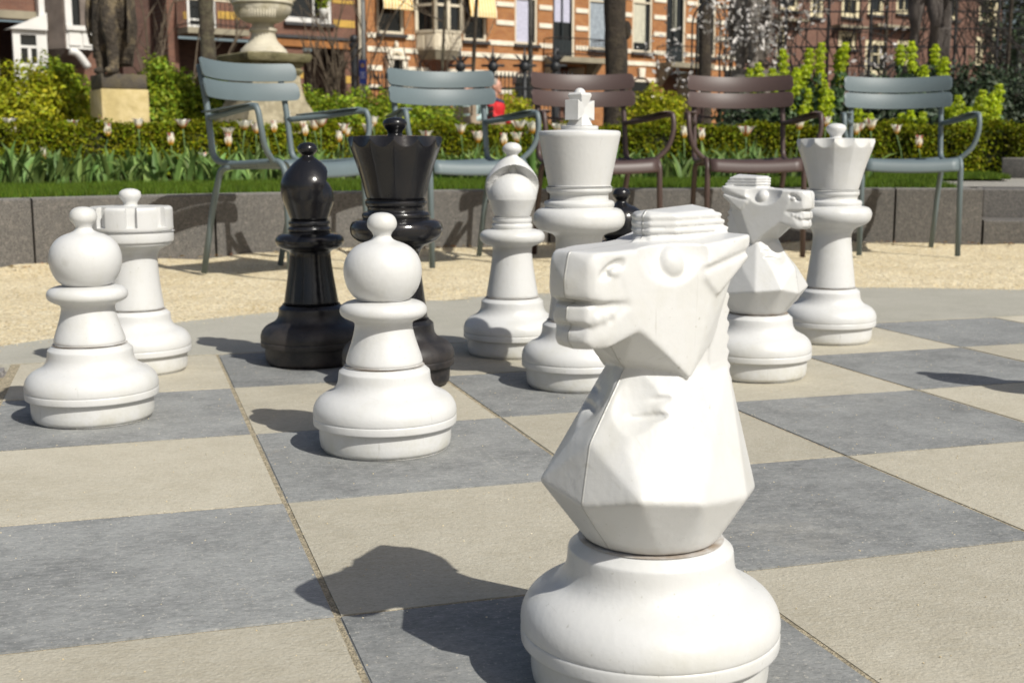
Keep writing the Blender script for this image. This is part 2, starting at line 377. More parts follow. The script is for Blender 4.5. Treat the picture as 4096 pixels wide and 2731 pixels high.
def brick_mat(name, c1, c2, mortar, var=(.8, 1.15)):
    m, t, b = nodes(name); v = coords(t, 'O', (1, 1, 1))
    # object space: X along the wall, Z up
    sx = N(t, 'ShaderNodeSeparateXYZ'); t.links.new(v, sx.inputs[0]); cm = N(t, 'ShaderNodeCombineXYZ'); t.links.new(sx.outputs[0], cm.inputs[0]); t.links.new(sx.outputs[2], cm.inputs[1])
    br = N(t, 'ShaderNodeTexBrick'); br.inputs['Scale'].default_value = 1; br.inputs['Brick Width'].default_value = .22; br.inputs['Row Height'].default_value = .065
    br.inputs['Mortar Size'].default_value = .006; br.inputs['Color1'].default_value = (*c1, 1); br.inputs['Color2'].default_value = (*c2, 1); br.inputs['Mortar'].default_value = (*mortar, 1)
    t.links.new(cm.outputs[0], br.inputs['Vector'])
    c = mix(t, br.outputs[0], dim(c1, .62), mul(t, noise(t, v, 1.4, 6, .65, .42, .75), .55))
    t.links.new(c, b.inputs['Base Color']); b.inputs['Roughness'].default_value = .85
    bump(t, b, br.outputs['Fac'], -.5, .006)
    return m
BR_ORANGE = brick_mat('orange_brick', (.30, .105, .026), (.40, .165, .045), (.34, .24, .15))
BR_BROWN = brick_mat('brown_brick', (.140, .058, .037), (.195, .085, .052), (.18, .135, .105))
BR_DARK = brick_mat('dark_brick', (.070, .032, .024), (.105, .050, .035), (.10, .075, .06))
BR_PINK = brick_mat('pink_brick', (.145, .068, .046), (.19, .092, .062), (.17, .125, .10))
BANDW = MAT('white_stone_band', (.72, .66, .54), .8, .1, 3)
BANDY = MAT('yellow_brick_band', (.48, .30, .06), .8, .1, 3)
CREAM = MAT('cream_paint', (.66, .58, .38), .6, .06, 2)
WPAINT = MAT('white_paint', (.66, .65, .62), .5, .05, 2)
BEIGEP = MAT('stone_beige_paint', (.62, .55, .42), .6, .06, 2)
DKGREEN = MAT('dark_green_paint', (.016, .022, .024), .4)
LINTEL = MAT('grey_lintel', (.26, .23, .165), .85, .15, 2)
RUST = MAT('rust_beam', (.30, .125, .035), .8, .2, 2)
SLATE = MAT('dark_roof', (.05, .048, .05), .8, .15, 3)
BAY_GREY = MAT('bay_grey', (.165, .135, .115), .85, .2, 3)  # grey parts of the bay; the side's shade is put into this colour
def glass_mat():
    m, t, b = nodes('window_glass'); b.inputs['Base Color'].default_value = (.012, .014, .015, 1); b.inputs['Roughness'].default_value = .06
    b.inputs['Specular IOR Level'].default_value = .5; return m
GLASS = glass_mat()
CURTAIN = MAT('pale_curtain', (.47, .47, .58), .8, .12, 12)
CURTAIN_G = MAT('grey_curtain', (.27, .31, .35), .8, .2, 9)
BLIND = MAT('cream_blind', (.50, .48, .38), .8, .1, 5)
def awning_mat():
    m, t, b = nodes('striped_awning'); v = coords(t, 'O'); wv = N(t, 'ShaderNodeTexWave'); wv.wave_type = 'BANDS'; wv.bands_direction = 'X'; wv.inputs['Scale'].default_value = 2.4
    t.links.new(v, wv.inputs['Vector']); rm = N(t, 'ShaderNodeMapRange'); rm.inputs[1].default_value = .45; rm.inputs[2].default_value = .55; t.links.new(wv.outputs['Fac'], rm.inputs[0])
    c = mix(t, (.78, .70, .48), (.72, .43, .11), rm.outputs[0]); t.links.new(c, b.inputs['Base Color']); b.inputs['Roughness'].default_value = .85; return m
AWNING = awning_mat()
SKIN = MAT('skin', (.52, .27, .19), .5); HAIR_G = MAT('grey_hair', (.24, .21, .18), .7); HAIR_D = MAT('brown_hair', (.10, .07, .05), .7)
RED = MAT('red_jacket', (.50, .012, .016), .7); TEAL = MAT('pale_teal_jacket', (.36, .47, .46), .7); DARKC = MAT('dark_cloth', (.02, .02, .024), .8); NAVY = MAT('navy_cloth', (.03, .035, .08), .8)
WOOD = MAT('bench_wood', (.26, .20, .14), .8, .2, 6)
BLUE = MAT('blue_sign', (.010, .025, .16), .4); SIGNMARK = MAT('sign_mark', (.30, .30, .36), .5); SIGNGOLD = MAT('sign_emblem', (.30, .17, .09), .5)
PATHM = MAT('grey_path', (.36, .34, .30), .9, .15, 4, .6, 90, .006, 'P', grain=.3, gscale=150, col2=(.27, .25, .21))
SETT = MAT('grey_sett', (.25, .235, .225), .85, .2, 8, .5, 90, .006, 'P', grain=.3, gscale=180)

# ------------------------------------------------------------------ ground and paving
S = 0.47; KC = Vector((1.88, -1.88, 0)); KR = 2.94
KW = Vector((2.10, -1.85, 0)); RW = 5.00
def warc(rad, th, z=0): return Vector((KW.x + rad * math.cos(th), KW.y + rad * math.sin(th), z))
def ang_at(xpx, rad):                                        # wall angle seen at column xpx
    d = ray(xpx, 500); o = CAM - KW; a = d.x * d.x + d.y * d.y; b = 2 * (o.x * d.x + o.y * d.y); c = o.x * o.x + o.y * o.y - rad * rad
    t = (-b + math.sqrt(b * b - 4 * a * c)) / (2 * a); p = CAM + d * t - KW; return math.atan2(p.y, p.x)
TH_R = ang_at(2258, RW)                                      # where the steps start
TH_L = R(178)

tag(mk('ground', [(-300, -300, -.06), (300, -300, -.06), (300, 300, -.06), (-300, 300, -.06)], [(0, 1, 2, 3)], GRAVEL), kind='structure')
def gravel():
    v = []; f = []; nr, na = 70, 260
    r2 = np.random.default_rng(3)
    ph = r2.uniform(0, 6.3, 12); fq = r2.uniform(3, 16, (12, 2))
    for i in range(nr + 1):
        rr = 2.88 + (8.0 - 2.88) * i / nr
        for k in range(na):
            th = 2 * PI * k / na; x, y = KC.x + rr * math.cos(th), KC.y + rr * math.sin(th)
            h = sum(math.sin(fq[j, 0] * x + fq[j, 1] * y + ph[j]) for j in range(12)) * .0011
            dw = math.hypot(x - KW.x, y - KW.y); 
            h += .024 * max(0, 1 - abs(dw - RW) / .50) ** 1.4 * (1 + .25 * math.sin(23 * th) + .2 * math.sin(61 * th)) 
            h += -.006 + .0025 * max(0, 1 - abs(rr - KR) / .1)
            v.append((x, y, min(h, .034)))
    for i in range(nr):
        for k in range(na): f.append((i * na + k, i * na + (k + 1) % na, (i + 1) * na + (k + 1) % na, (i + 1) * na + k))
    return tag(mk('gravel_court', v, f, GRAVEL, smooth=True), kind='structure')
gravel()
pav = MB().box((1.88, -1.88, -.0164), (3.80, 3.80, .030)).obj('chessboard_paving', SAND); tag(pav, kind='structure')
def bev_box(dx, dy, dz, b):
    bm = bmesh.new(); bmesh.ops.create_cube(bm, size=1); bmesh.ops.scale(bm, vec=(dx, dy, dz), verts=bm.verts)
    bmesh.ops.bevel(bm, geom=[e for e in bm.edges if all(q.co.z > 0 for q in e.verts)], offset=b, segments=2, affect='EDGES')
    me = bpy.data.meshes.new('tile'); bm.to_mesh(me); bm.free(); return me
tm = {}
for k, mt in ((0, T_LIGHT), (1, T_DARK)):
    tm[k] = bev_box(S - .0058, S - .0036, .04, .0014); tm[k].materials.append(mt)
for a in range(8):
    for b in range(8):
        o = bpy.data.objects.new('tile', tm[(a + b) % 2]); link(o, pav)
        o.location = ((a + .5) * S + random.uniform(-.0008, .0008), -(b + .5) * S + random.uniform(-.0008, .0008), -.02 + random.uniform(-.0005, .0005))
        o.rotation_euler = (random.uniform(-.0008, .0008), random.uniform(-.0008, .0008), random.uniform(-.0015, .0015))
def edge_piece(name, x0, x1, yb, sgn):
    v = []; f = []; n = 60
    for i in range(n + 1):
        x = x0 + (x1 - x0) * i / n; yc = KC.y + sgn * math.sqrt(max(KR ** 2 - (x - KC.x) ** 2, 0))
        v += [(x, yb, 0), (x, yc, 0), (x, yb, -.05), (x, yc, -.05)]
    for i in range(n):
        a = i * 4; f += [(a, a + 4, a + 5, a + 1), (a, a + 2, a + 6, a + 4), (a + 1, a + 5, a + 7, a + 3)]
    n4 = n * 4
    f += [(0, 1, 3, 2), (n4, n4 + 2, n4 + 3, n4 + 1)]
    return tag(mk(name, v, f, T_EDGE), kind='structure')
cx = math.sqrt(KR ** 2 - (KC.y - .014) ** 2)
cuts = [KC.x - cx + .02, gnd(800, 770).x, gnd(1810, 700).x, KC.x + cx - .02]
for i in range(3): edge_piece('paving_border', cuts[i] + .003, cuts[i + 1] - .003, .010, 1)
def side_piece(x0, y0, y1, sgn):
    v = []; f = []; n = 40
    for i in range(n + 1):
        y = y0 + (y1 - y0) * i / n; xc = KC.x + sgn * math.sqrt(max(KR ** 2 - (y - KC.y) ** 2, 0)); v += [(x0, y, 0), (xc, y, 0), (xc, y, -.05)]
    for i in range(n):
        a = i * 3; f += [(a, a + 3, a + 4, a + 1), (a + 1, a + 4, a + 5, a + 2)]
    tag(mk('paving_border', v, f, T_EDGE), kind='structure')
side_piece(3.768, -3.76, .004, 1); side_piece(-.008, -3.76, -.84, -1)
cx2 = math.sqrt(KR ** 2 - (KC.y + 3.77) ** 2); edge_piece('paving_border', KC.x - cx2 + .02, KC.x + cx2 - .02, -3.770, -1)
# grey setts along the board's left edge
sett_root = MB().box((-.30, -.42, -.030), (.56, .80, .03)).obj('sett_border', SAND); tag(sett_root, kind='structure')
sm = [bev_box(.105, .085, .05, .010), bev_box(.092, .085, .05, .012)]
for q in sm: q.materials.append(SETT)
for j in range(8):
    x = -.065 - (j % 2) * .02
    while x > -.50:
        o = bpy.data.objects.new('sett', sm[random.randint(0, 1)]); link(o, sett_root)
        o.location = (x, -.055 - j * .096, -.028 + random.uniform(-.004, .003)); o.rotation_euler = (random.uniform(-.02, .02), random.uniform(-.02, .02), random.uniform(-.06, .06)); x -= .116
# loose sand grains on the paving
def grit():
    v = []; f = []
    def grain(x, y, r, z=0):
        n = len(v); a = random.uniform(0, 6.3)
        for k in range(4): v.append((x + r * math.cos(a + k * PI / 2) * random.uniform(.7, 1.2), y + r * math.sin(a + k * PI / 2) * random.uniform(.7, 1.2), z + r * .3))
        v.append((x, y, z + r * 1.1)); v.append((x, y, z - r * .2))
        for k in range(4): f.append((n + k, n + (k + 1) % 4, n + 4)); f.append((n + (k + 1) % 4, n + k, n + 5))
    for i in range(2600):
        grain(random.uniform(-.1, 3.2), -random.random() ** 1.2 * 2.9, random.choice((.0007, .0009, .0011, .0014)))
    for i in range(700):                                    # along the joints
        if random.random() < .6: x = S * random.randint(0, 6) + random.gauss(0, .006); y = -random.uniform(0, 2.9)
        else: y = -S * random.randint(0, 6) + random.gauss(0, .006); x = random.uniform(0, 3.2)
        grain(x, y, random.choice((.0008, .0010, .0013)))
    for i in range(900):                                     # spilled over the paving's rim
        th = random.uniform(.6, 2.6); rr = KR - abs(random.gauss(0, .05)); grain(KC.x + rr * math.cos(th), KC.y + rr * math.sin(th), random.choice((.0012, .002, .0026)))
    tag(mk('loose_grit', v, f, GRAVEL), 'sand grains scattered over the chessboard paving', 'grit', kind='stuff')
grit()

# ------------------------------------------------------------------ retaining wall, steps, garden ground
wall = thing('retaining_wall', 'low curved retaining wall of brown granite blocks behind the chairs', 'wall', (KW.x, KW.y, 0))
def block(r0, r1, t0, t1, z0, z1, b=.006):
    n = max(3, int(abs(t1 - t0) / .02)); mb = MB(); v = []; f = []
    prof = [(r1, z0), (r0, z0), (r0, z1 - b), (r0 + b, z1), (r1, z1)]
    for i in range(n + 1):
        t = t0 + (t1 - t0) * i / n
        for r_, z_ in prof: v.append((r_ * math.cos(t), r_ * math.sin(t), z_))
    m = len(prof)
    for i in range(n):
        for k in range(m - 1): f.append((i * m + k, i * m + k + 1, (i + 1) * m + k + 1, (i + 1) * m + k))
    f += [tuple(range(m)), tuple(n * m + k for k in range(m - 1, -1, -1))]
    return mb.add(v, f)
WT = .13
joints = [TH_R, ang_at(2055, RW), ang_at(1690, RW), ang_at(1262, RW), ang_at(880, RW), ang_at(494, RW), ang_at(75, RW)]
while joints[-1] < TH_L: joints.append(joints[-1] + .2)
for i in range(len(joints) - 1):
    g = .0011
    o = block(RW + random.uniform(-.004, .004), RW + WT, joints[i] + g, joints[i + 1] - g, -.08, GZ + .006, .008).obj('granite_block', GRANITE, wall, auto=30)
    o.data.materials.append(GRANITE_LIT)
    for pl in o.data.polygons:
        if pl.normal.z > .9: pl.material_index = 1  # upward faces take the granite copy with sun in its colour
# garden ground behind the wall
def sector(name, r0, r1, t0, t1, z0, z1, mat, nr=6, na=80, fn=None):
    v = []; f = []
    for i in range(nr + 1):
        for k in range(na + 1):
            rr = r0 + (r1 - r0) * i / nr; t = t0 + (t1 - t0) * k / na; z = z0 + (z1 - z0) * i / nr
            if fn: z += fn(rr, t)
            v.append((KW.x + rr * math.cos(t), KW.y + rr * math.sin(t), z))
    for i in range(nr):
        for k in range(na): a = i * (na + 1) + k; f.append((a, a + na + 1, a + na + 2, a + 1))
    return mk(name, v, f, mat, smooth=True)
TH_P = ang_at(2230, 6.6)                                     # lawn gives way to the path
tag(sector('garden_ground', RW + WT - .01, 150, TH_R + .004, TH_L, GZ - .012, GZ - .012, SOIL, 40, 90), kind='structure')
tag(sector('garden_ground', RW + .79, 150, R(2), TH_R + .004, GZ - .012, GZ - .012, SOIL, 40, 30), kind='structure')
tag(sector('lawn', RW + WT + .004, 7.05, ang_at(2195, 5.2), TH_L, GZ + .002, GZ + .016, LAWN, 8, 120), kind='structure')
tag(sector('lawn', 7.054, 8.7, ang_at(2290, 8), ang_at(1985, 8), GZ + .016, GZ + .03, LAWN, 8, 20), kind='structure')
tag(sector('garden_path', RW + .78, 8.6, R(4), TH_R + .022, GZ - .003, GZ + .006, PATHM, 10, 20), kind='structure')
tag(sector('garden_path', RW + WT + .004, 8.6, TH_R + .022, ang_at(2197, 5.2), GZ - .003, GZ + .006, PATHM, 10, 8), kind='structure')
# gravel terrace behind the hedge where people sit
tag(sector('terrace', 11.0, 30, R(20), TH_L, GZ - .004, GZ - .004, PATHM, 6, 60), kind='structure')
# stone steps at the right end
st = thing('stone_steps', 'granite garden steps at the right end of the curved wall', 'steps', (KW.x, KW.y, 0))
block(RW + .02, RW + .42, R(4), TH_R - .002, -.08, .142).obj('step', GRANITE, st, auto=30)
block(RW + .36, RW + .80, R(4), TH_R - .008, .143, GZ - .006).obj('step', GRANITE, st, auto=30)
cheek = block(RW + WT, RW + .8, TH_R + .001, TH_R + .02, -.08, GZ - .004).obj('cheek_block', GRANITE, st, auto=30)
p = basep(2418, 9.2, 0); tb = thing('stone_bench', 'solid grey granite bench block beside the path at the right edge', 'bench', (p.x, p.y, GZ), -YAW - .46)
MB().box((0, .2, .072), (.70, .42, .144)).obj('block', GRANITE, tb, bevel=.006)
MB().box((0, .2, .150), (.70, .42, .012)).obj('top_slab', GRANITE_LIT, tb, bevel=.003)

def litter():
    r = random.Random(17); V = []; F = []
    for i in range(420):
        th = r.uniform(ang_at(2352, RW), TH_L - .6); p = warc(RW - abs(r.gauss(0, .10)) - .01, th, .024); a = r.uniform(0, 6.3); L_ = r.uniform(.006, .020); w2 = L_ * .4; n = len(V); h = r.uniform(0, .008)
        d = Vector((math.cos(a), math.sin(a), 0)); q = Vector((-d.y, d.x, 0)); V += [p - d * L_, p + q * w2 + Vector((0, 0, h)), p + d * L_, p - q * w2 + Vector((0, 0, h * .4))]; F.append((n, n + 1, n + 2, n + 3))
    tag(mk('leaf_litter', V, F, MAT('dry_leaf', (.22, .13, .055), .9, island=.5)), 'dry brown leaf litter along the foot of the wall', 'leaves', kind='stuff')
litter()
# grass blades
def blades(name, n, sampler, h, wd, mat, label, cat, lean=.4, seed=1):
    r = np.random.default_rng(seed); P = sampler(r, n); n = len(P)
    H = r.uniform(h[0], h[1], n); A = r.uniform(0, 2 * PI, n); L = r.uniform(0, lean, n) * H
    dx, dy = np.cos(A), np.sin(A); B = r.uniform(0, 2 * PI, n); lx, ly = np.cos(B) * L, np.sin(B) * L
    V = np.zeros((n, 3, 3)); V[:, 0] = P - np.stack([dx * wd, dy * wd, 0 * dx], 1); V[:, 1] = P + np.stack([dx * wd, dy * wd, 0 * dx], 1)
    V[:, 2] = P + np.stack([lx, ly, H], 1)
    return tag(fast_mesh(name, V.reshape(-1, 3), np.arange(n * 3).reshape(-1, 3), mat), label, cat, kind='stuff')
def fast_mesh(name, V, F, mat, parent=None):
    me = bpy.data.meshes.new(name); nv, nf, k = len(V), len(F), F.shape[1]
    me.vertices.add(nv); me.vertices.foreach_set('co', np.ascontiguousarray(V, dtype=np.float32).ravel())
    me.loops.add(nf * k); me.loops.foreach_set('vertex_index', np.ascontiguousarray(F, dtype=np.int32).ravel())
    me.polygons.add(nf); me.polygons.foreach_set('loop_start', np.arange(0, nf * k, k, dtype=np.int32)); me.polygons.foreach_set('loop_total', np.full(nf, k, dtype=np.int32))
    me.update(calc_edges=True); me.materials.append(mat)
    o = bpy.data.objects.new(name, me); return link(o, parent)
def arc_sampler(r0, r1, t0, t1, z):
    def s(r, n):
        rr = np.sqrt(r.uniform(r0 ** 2, r1 ** 2, n)); t = r.uniform(t0, t1, n)
        return np.stack([KW.x + rr * np.cos(t), KW.y + rr * np.sin(t), np.full(n, z)], 1)
    return s
TH_VL = ang_at(-140, 6)
blades('lawn_grass', 74000, arc_sampler(RW + WT + .03, 7.05, ang_at(2200, 5.2), TH_VL, GZ + .004), (.018, .042), .0022, GRASS, 'strip of short mown grass along the top of the wall', 'grass', .5, 2)
blades('lawn_grass', 16000, arc_sampler(7.0, 8.7, ang_at(2290, 8), ang_at(1985, 8), GZ + .016), (.02, .045), .0025, GRASS, 'rounded tongue of lawn below the hedge near the steps', 'grass', .5, 3)

# ------------------------------------------------------------------ chess pieces
BASE = [(0, 0), (.098, 0), (.106, .0015), (.1115, .0055), (.1132, .0115), (.1142, .020), (.1142, .0405), (.1146, .0422), (.1170, .0432), (.1228, .0440), (.1240, .0462), (.1243, .0550), (.1236, .0575), (.1230, .0582), (.1238, .0590), (.1243, .0650),
        (.1235, .0720), (.1210, .0790), (.1165, .0860), (.1105, .0918), (.1030, .0962), (.0950, .1000), (.0885, .1042), (.0838, .1100), (.0808, .1170), (.0796, .1235), (.0788, .1330), (.0780, .1356), (.0762, .1372), (.0700, .1425), (.0672, .1446), (.0640, .1452), (0, .1452)]
PAWN_BODY = [(0, .1455), (.0620, .1462), (.0645, .1476), (.0660, .1506), (.0658, .1545), (.0632, .1640), (.0585, .1780), (.0540, .1920), (.0508, .2050), (.0496, .2130), (.0502, .2185), (.0540, .2225), (.0620, .2258), (.0700, .2302), (.0740, .2355), (.0748, .2405), (.0735, .2462), (.0690, .2515), (.0600, .2553), (.0480, .2572), (.0430, .2575), (0, .2575)]
PAWN_HEAD = [(0, .2580), (.0415, .2582), (.0450, .2604), (.0525, .2665), (.0605, .2790), (.0655, .2945), (.0668, .3090), (.0648, .3230), (.0590, .3360), (.0490, .3470), (.0370, .3540), (.0260, .3578), (.0190, .3612), (.0155, .3655), (.0153, .3690), (.0185, .3745), (.0233, .3800), (.0252, .3852), (.0250, .3910), (.0225, .3980), (.0165, .4035), (.0085, .4062), (0, .4068)]
SH = [(0, .1455), (.0620, .1462), (.0640, .1476), (.0652, .1500), (.0652, .1530)]
BISHOP_SHAFT = SH + [(.0615, .1750), (.0565, .2050), (.0522, .2350), (.0500, .2550), (.0492, .2655), (.0505, .2715), (.0560, .2752), (.0660, .2785), (.0755, .2835), (.0807, .2900), (.0822, .2985), (.0800, .3060), (.0735, .3120), (.0620, .3155), (.0510, .3168), (.0490, .3180), (.0505, .3205), (.0512, .3245), (.0502, .3290), (.0475, .3310), (.0470, .3325), (.0488, .3345), (.0498, .3395), (.0488, .3445), (.0455, .3470), (0, .3475)]
MITRE = [(0, .3478), (.0430, .3480), (.0450, .3500), (.0475, .3560), (.0535, .3725), (.0590, .3870), (.0630, .3990), (.0655, .4120), (.0666, .4245), (.0655, .4370), (.0610, .4490), (.0530, .4615), (.0440, .4725), (.0340, .4830), (.0240, .4915), (.0165, .4965), (.0137, .4992), (.0142, .5020), (.0185, .5060), (.0232, .5110), (.0242, .5160), (.0225, .5220), (.0170, .5280), (.0090, .5315), (0, .5320)]
ROOK_SHAFT = SH + [(.0600, .1950), (.0565, .2350), (.0553, .2600), (.0558, .2700), (.0590, .2790), (.0660, .2865), (.0760, .2915), (.0860, .2955), (.0885, .2985), (.0890, .3010), (.0920, .3030), (.0940, .3065), (.0942, .3240), (.0930, .3272), (.0895, .3285), (0, .3287)]
QUEEN_SHAFT = SH + [(.0605, .1900), (.0555, .2300), (.0520, .2600), (.0507, .2800), (.0516, .2910), (.0560, .3000), (.0650, .3072), (.0780, .3125), (.0900, .3190), (.0985, .3300), (.1015, .3425), (.0995, .3520), (.0935, .3595), (.0840, .3632), (.0750, .3640), (.0728, .3652), (.0740, .3680), (.0747, .3720), (.0738, .3765), (.0700, .3795), (.0640, .3808), (.0625, .3830), (.0625, .3880), (.0640, .3912), (.0666, .3945), (.0673, .3990), (.0663, .4040), (.0640, .4070), (0, .4076)]
KING_SHAFT = SH + [(.0605, .1900), (.0555, .2400), (.0520, .2850), (.0504, .3100), (.0504, .3210), (.0530, .3282), (.0600, .3330), (.0715, .3365), (.0840, .3405), (.0935, .3475), (.0985, .3570), (.0993, .3660), (.0975, .3755), (.0920, .3835), (.0840, .3876), (.0760, .3887), (.0742, .3900), (.0755, .3930), (.0762, .3970), (.0752, .4015), (.0710, .4042), (.0650, .4055), (.0633, .4075), (.0633, .4170), (.0650, .4205), (.0695, .4225), (.0712, .4270), (.0700, .4315), (.0668, .4340), (0, .4345)]
KING_CROWN = [(0, .4348), (.0650, .4350), (.0668, .4368), (.0680, .4420), (.0770, .4880), (.0868, .5390), (.0880, .5450), (.0874, .5495), (.0840, .5522), (.0780, .5530), (.0430, .5548), (.0395, .5556), (.0400, .5590), (.0395, .5615), (.0370, .5635), (0, .5640)]
def dprof(p, n=2):
    """subdivide only gently: keeps creases where two points are close"""
    return dense(p, n)
PROTO = {}
def lathe_me(name, prof, n=96, fn=None, sharp_deg=50, sub=2):
    pr = dprof(prof, sub) if sub else prof
    mb = MB().lathe(pr, n, fn=fn); me = bpy.data.meshes.new(name); me.from_pydata([tuple(q) for q in mb.v], [], mb.f); me.update()
    me.shade_smooth(); sharp(me, sharp_deg); return me
def with_mat(me, mat):
    m2 = me.copy(); m2.materials.clear(); m2.materials.append(mat); return m2
base_me = lathe_me('base', BASE)
# pawn, rook, bishop, queen, king meshes
pawn_body = lathe_me('shaft', PAWN_BODY); pawn_head = lathe_me('head', PAWN_HEAD)
rook_shaft = lathe_me('shaft', ROOK_SHAFT)
def rook_top():
    pr = [(0, .3290), (.0895, .3290), (.0930, .3305), (.0945, .3335)] + [(.0945, z) for z in (.3365, .338, .3392, .341, .350, .360, .370, .377)] + [(.0940, .3800), (.0925, .3825), (.0900, .3842), (.0870, .3848), (.0835, .3850), (.0822, .38505), (.080, .3851), (.05, .3858), (.018, .3868), (.0158, .3885), (.0155, .3925), (.0190, .3990), (.0238, .4050), (.0250, .4110), (.0235, .4180), (.0180, .4225), (.0090, .4255), (0, .4260)]
    def fn(r, th, z, i):
        t = (th + PI / 8) % (PI / 4) - PI / 8
        if .3385 < z < .3852 and r > .0815:
            k = min(1, max(0, (.137 - abs(t)) / .020)); k = k * k * (3 - 2 * k)
            if r > .0815: return r - min(.0125, r - .0812) * k
        return r
    return lathe_me('battlement', pr, 320, fn, 40, 0)
rook_head = rook_top()
bish_shaft = lathe_me('shaft', BISHOP_SHAFT)
def mitre():
    zs = sorted(set([round(q[1], 5) for q in MITRE if q[1] > .349] + [round(.353 + i * .0016, 5) for i in range(84)]))
    src = dense(MITRE, 6)
    Rz = np.array([q[0] for q in src]); Zz = np.array([q[1] for q in src])
    pr = [(0, .3478), (.0430, .3480)] + [(float(np.interp(z, Zz, Rz)), z) for z in zs if z < .5318] + [(0, .5320)]
    def fn(r, th, z, i):
        c = math.cos(th); x = r * c; y = r * math.sin(th)
        # a slanting bite in front (+X): under the hood the round body stands back
        zl = .410 + 1.65 * x                                  # upper lip of the cut, rising to the front
        if z < .352 or z > .500: return r
        d = zl - z
        if d > 0 and x > -.004:
            rb = max(.013, math.sqrt(max(0, .0605 ** 2 - (max(z, .398) - .398) ** 2)))
            k = min(1, d / .0022); fade = min(1, max(0, (x + .004) / .02)); low = min(1, max(0, (z - .372) / .02))
            tgt = min(r, rb + .0 * x)
            return r + (tgt - r) * k * fade * low
        return r
    me = lathe_me('mitre', pr, 160, fn, 60, 0); return me
bish_head = mitre()
queen_shaft = lathe_me('shaft', QUEEN_SHAFT)
def queen_top():
    bz = [.4082, .4100, .4130]; bz += [.4130 + i * (.505 - .413) / 14 for i in range(1, 15)] + [.505 + i * (.5415 - .505) / 22 for i in range(1, 23)]
    body = [(.4080, .0630), (.4100, .0640), (.4130, .0652), (.4320, .0700), (.4550, .0758), (.4780, .0826), (.4990, .0900), (.5190, .0972), (.5330, .1008), (.5415, .102)]
    Z = np.array([q[0] for q in body]); Q = np.array([q[1] for q in body])
    pr = [(0, .4078)] + [(float(np.interp(z, Z, Q)), z) for z in bz] + [(.0880, .5421), (.0840, .5424), (.03, .5438), (.0170, .5446), (.0150, .5470), (.0165, .5525), (.0225, .5600), (.0262, .5670), (.0260, .5720), (.0225, .5775), (.0150, .5810), (.0070, .5825), (0, .5830)]
    P = 2 * PI / 12
    def fn(r, th, z, i):
        t = ((th + P / 2) % P - P / 2) / (P / 2)
        if z > .5418 or z < .409: return r
        fl = min(1, (z - .409) / .06)
        rb = r * (1 + fl * (.016 * t * t - .008))
        rc = .0900 + (.5415 - z) * .27 + .0100 * t * t
        return min(rb, rc) if z > .505 else rb
    return lathe_me('crown', pr, 240, fn, 38, 0)
queen_head = queen_top()
king_shaft = lathe_me('shaft', KING_SHAFT); king_head = lathe_me('crown', KING_CROWN)
def king_cross():
    mb = MB(); q = lambda s, t, z: (s, t, z)
    def fr(s0, h0, t0, s1, h1, t1, zc):
        return [q(s0, a * t0, zc + b * h0) for a in (-1, 1) for b in (-1, 1)] + [q(s1, a * t1, zc + b * h1) for a in (-1, 1) for b in (-1, 1)]
    for sg in (-1, 1): mb.hull(fr(0, .010, .0115, sg * .033, .0215, .0175, .596))
    mb.hull([q(a * .0225, b * .0205, .5630) for a in (-1, 1) for b in (-1, 1)] + [q(a * .009, b * .0115, .590) for a in (-1, 1) for b in (-1, 1)])
    mb.hull([q(a * .009, b * .0115, .600) for a in (-1, 1) for b in (-1, 1)] + [q(a * .0215, b * .0175, .628) for a in (-1, 1) for b in (-1, 1)] + [q(a * .019, b * .0155, .6325) for a in (-1, 1) for b in (-1, 1)])
    mb.ball((0, 0, .631), (.013, .0125, .0122), 20)
    o = mb.obj('cross'); remesh(o, .0011, 3); me = o.data; bpy.data.objects.remove(o); return me
cross_me = king_cross()

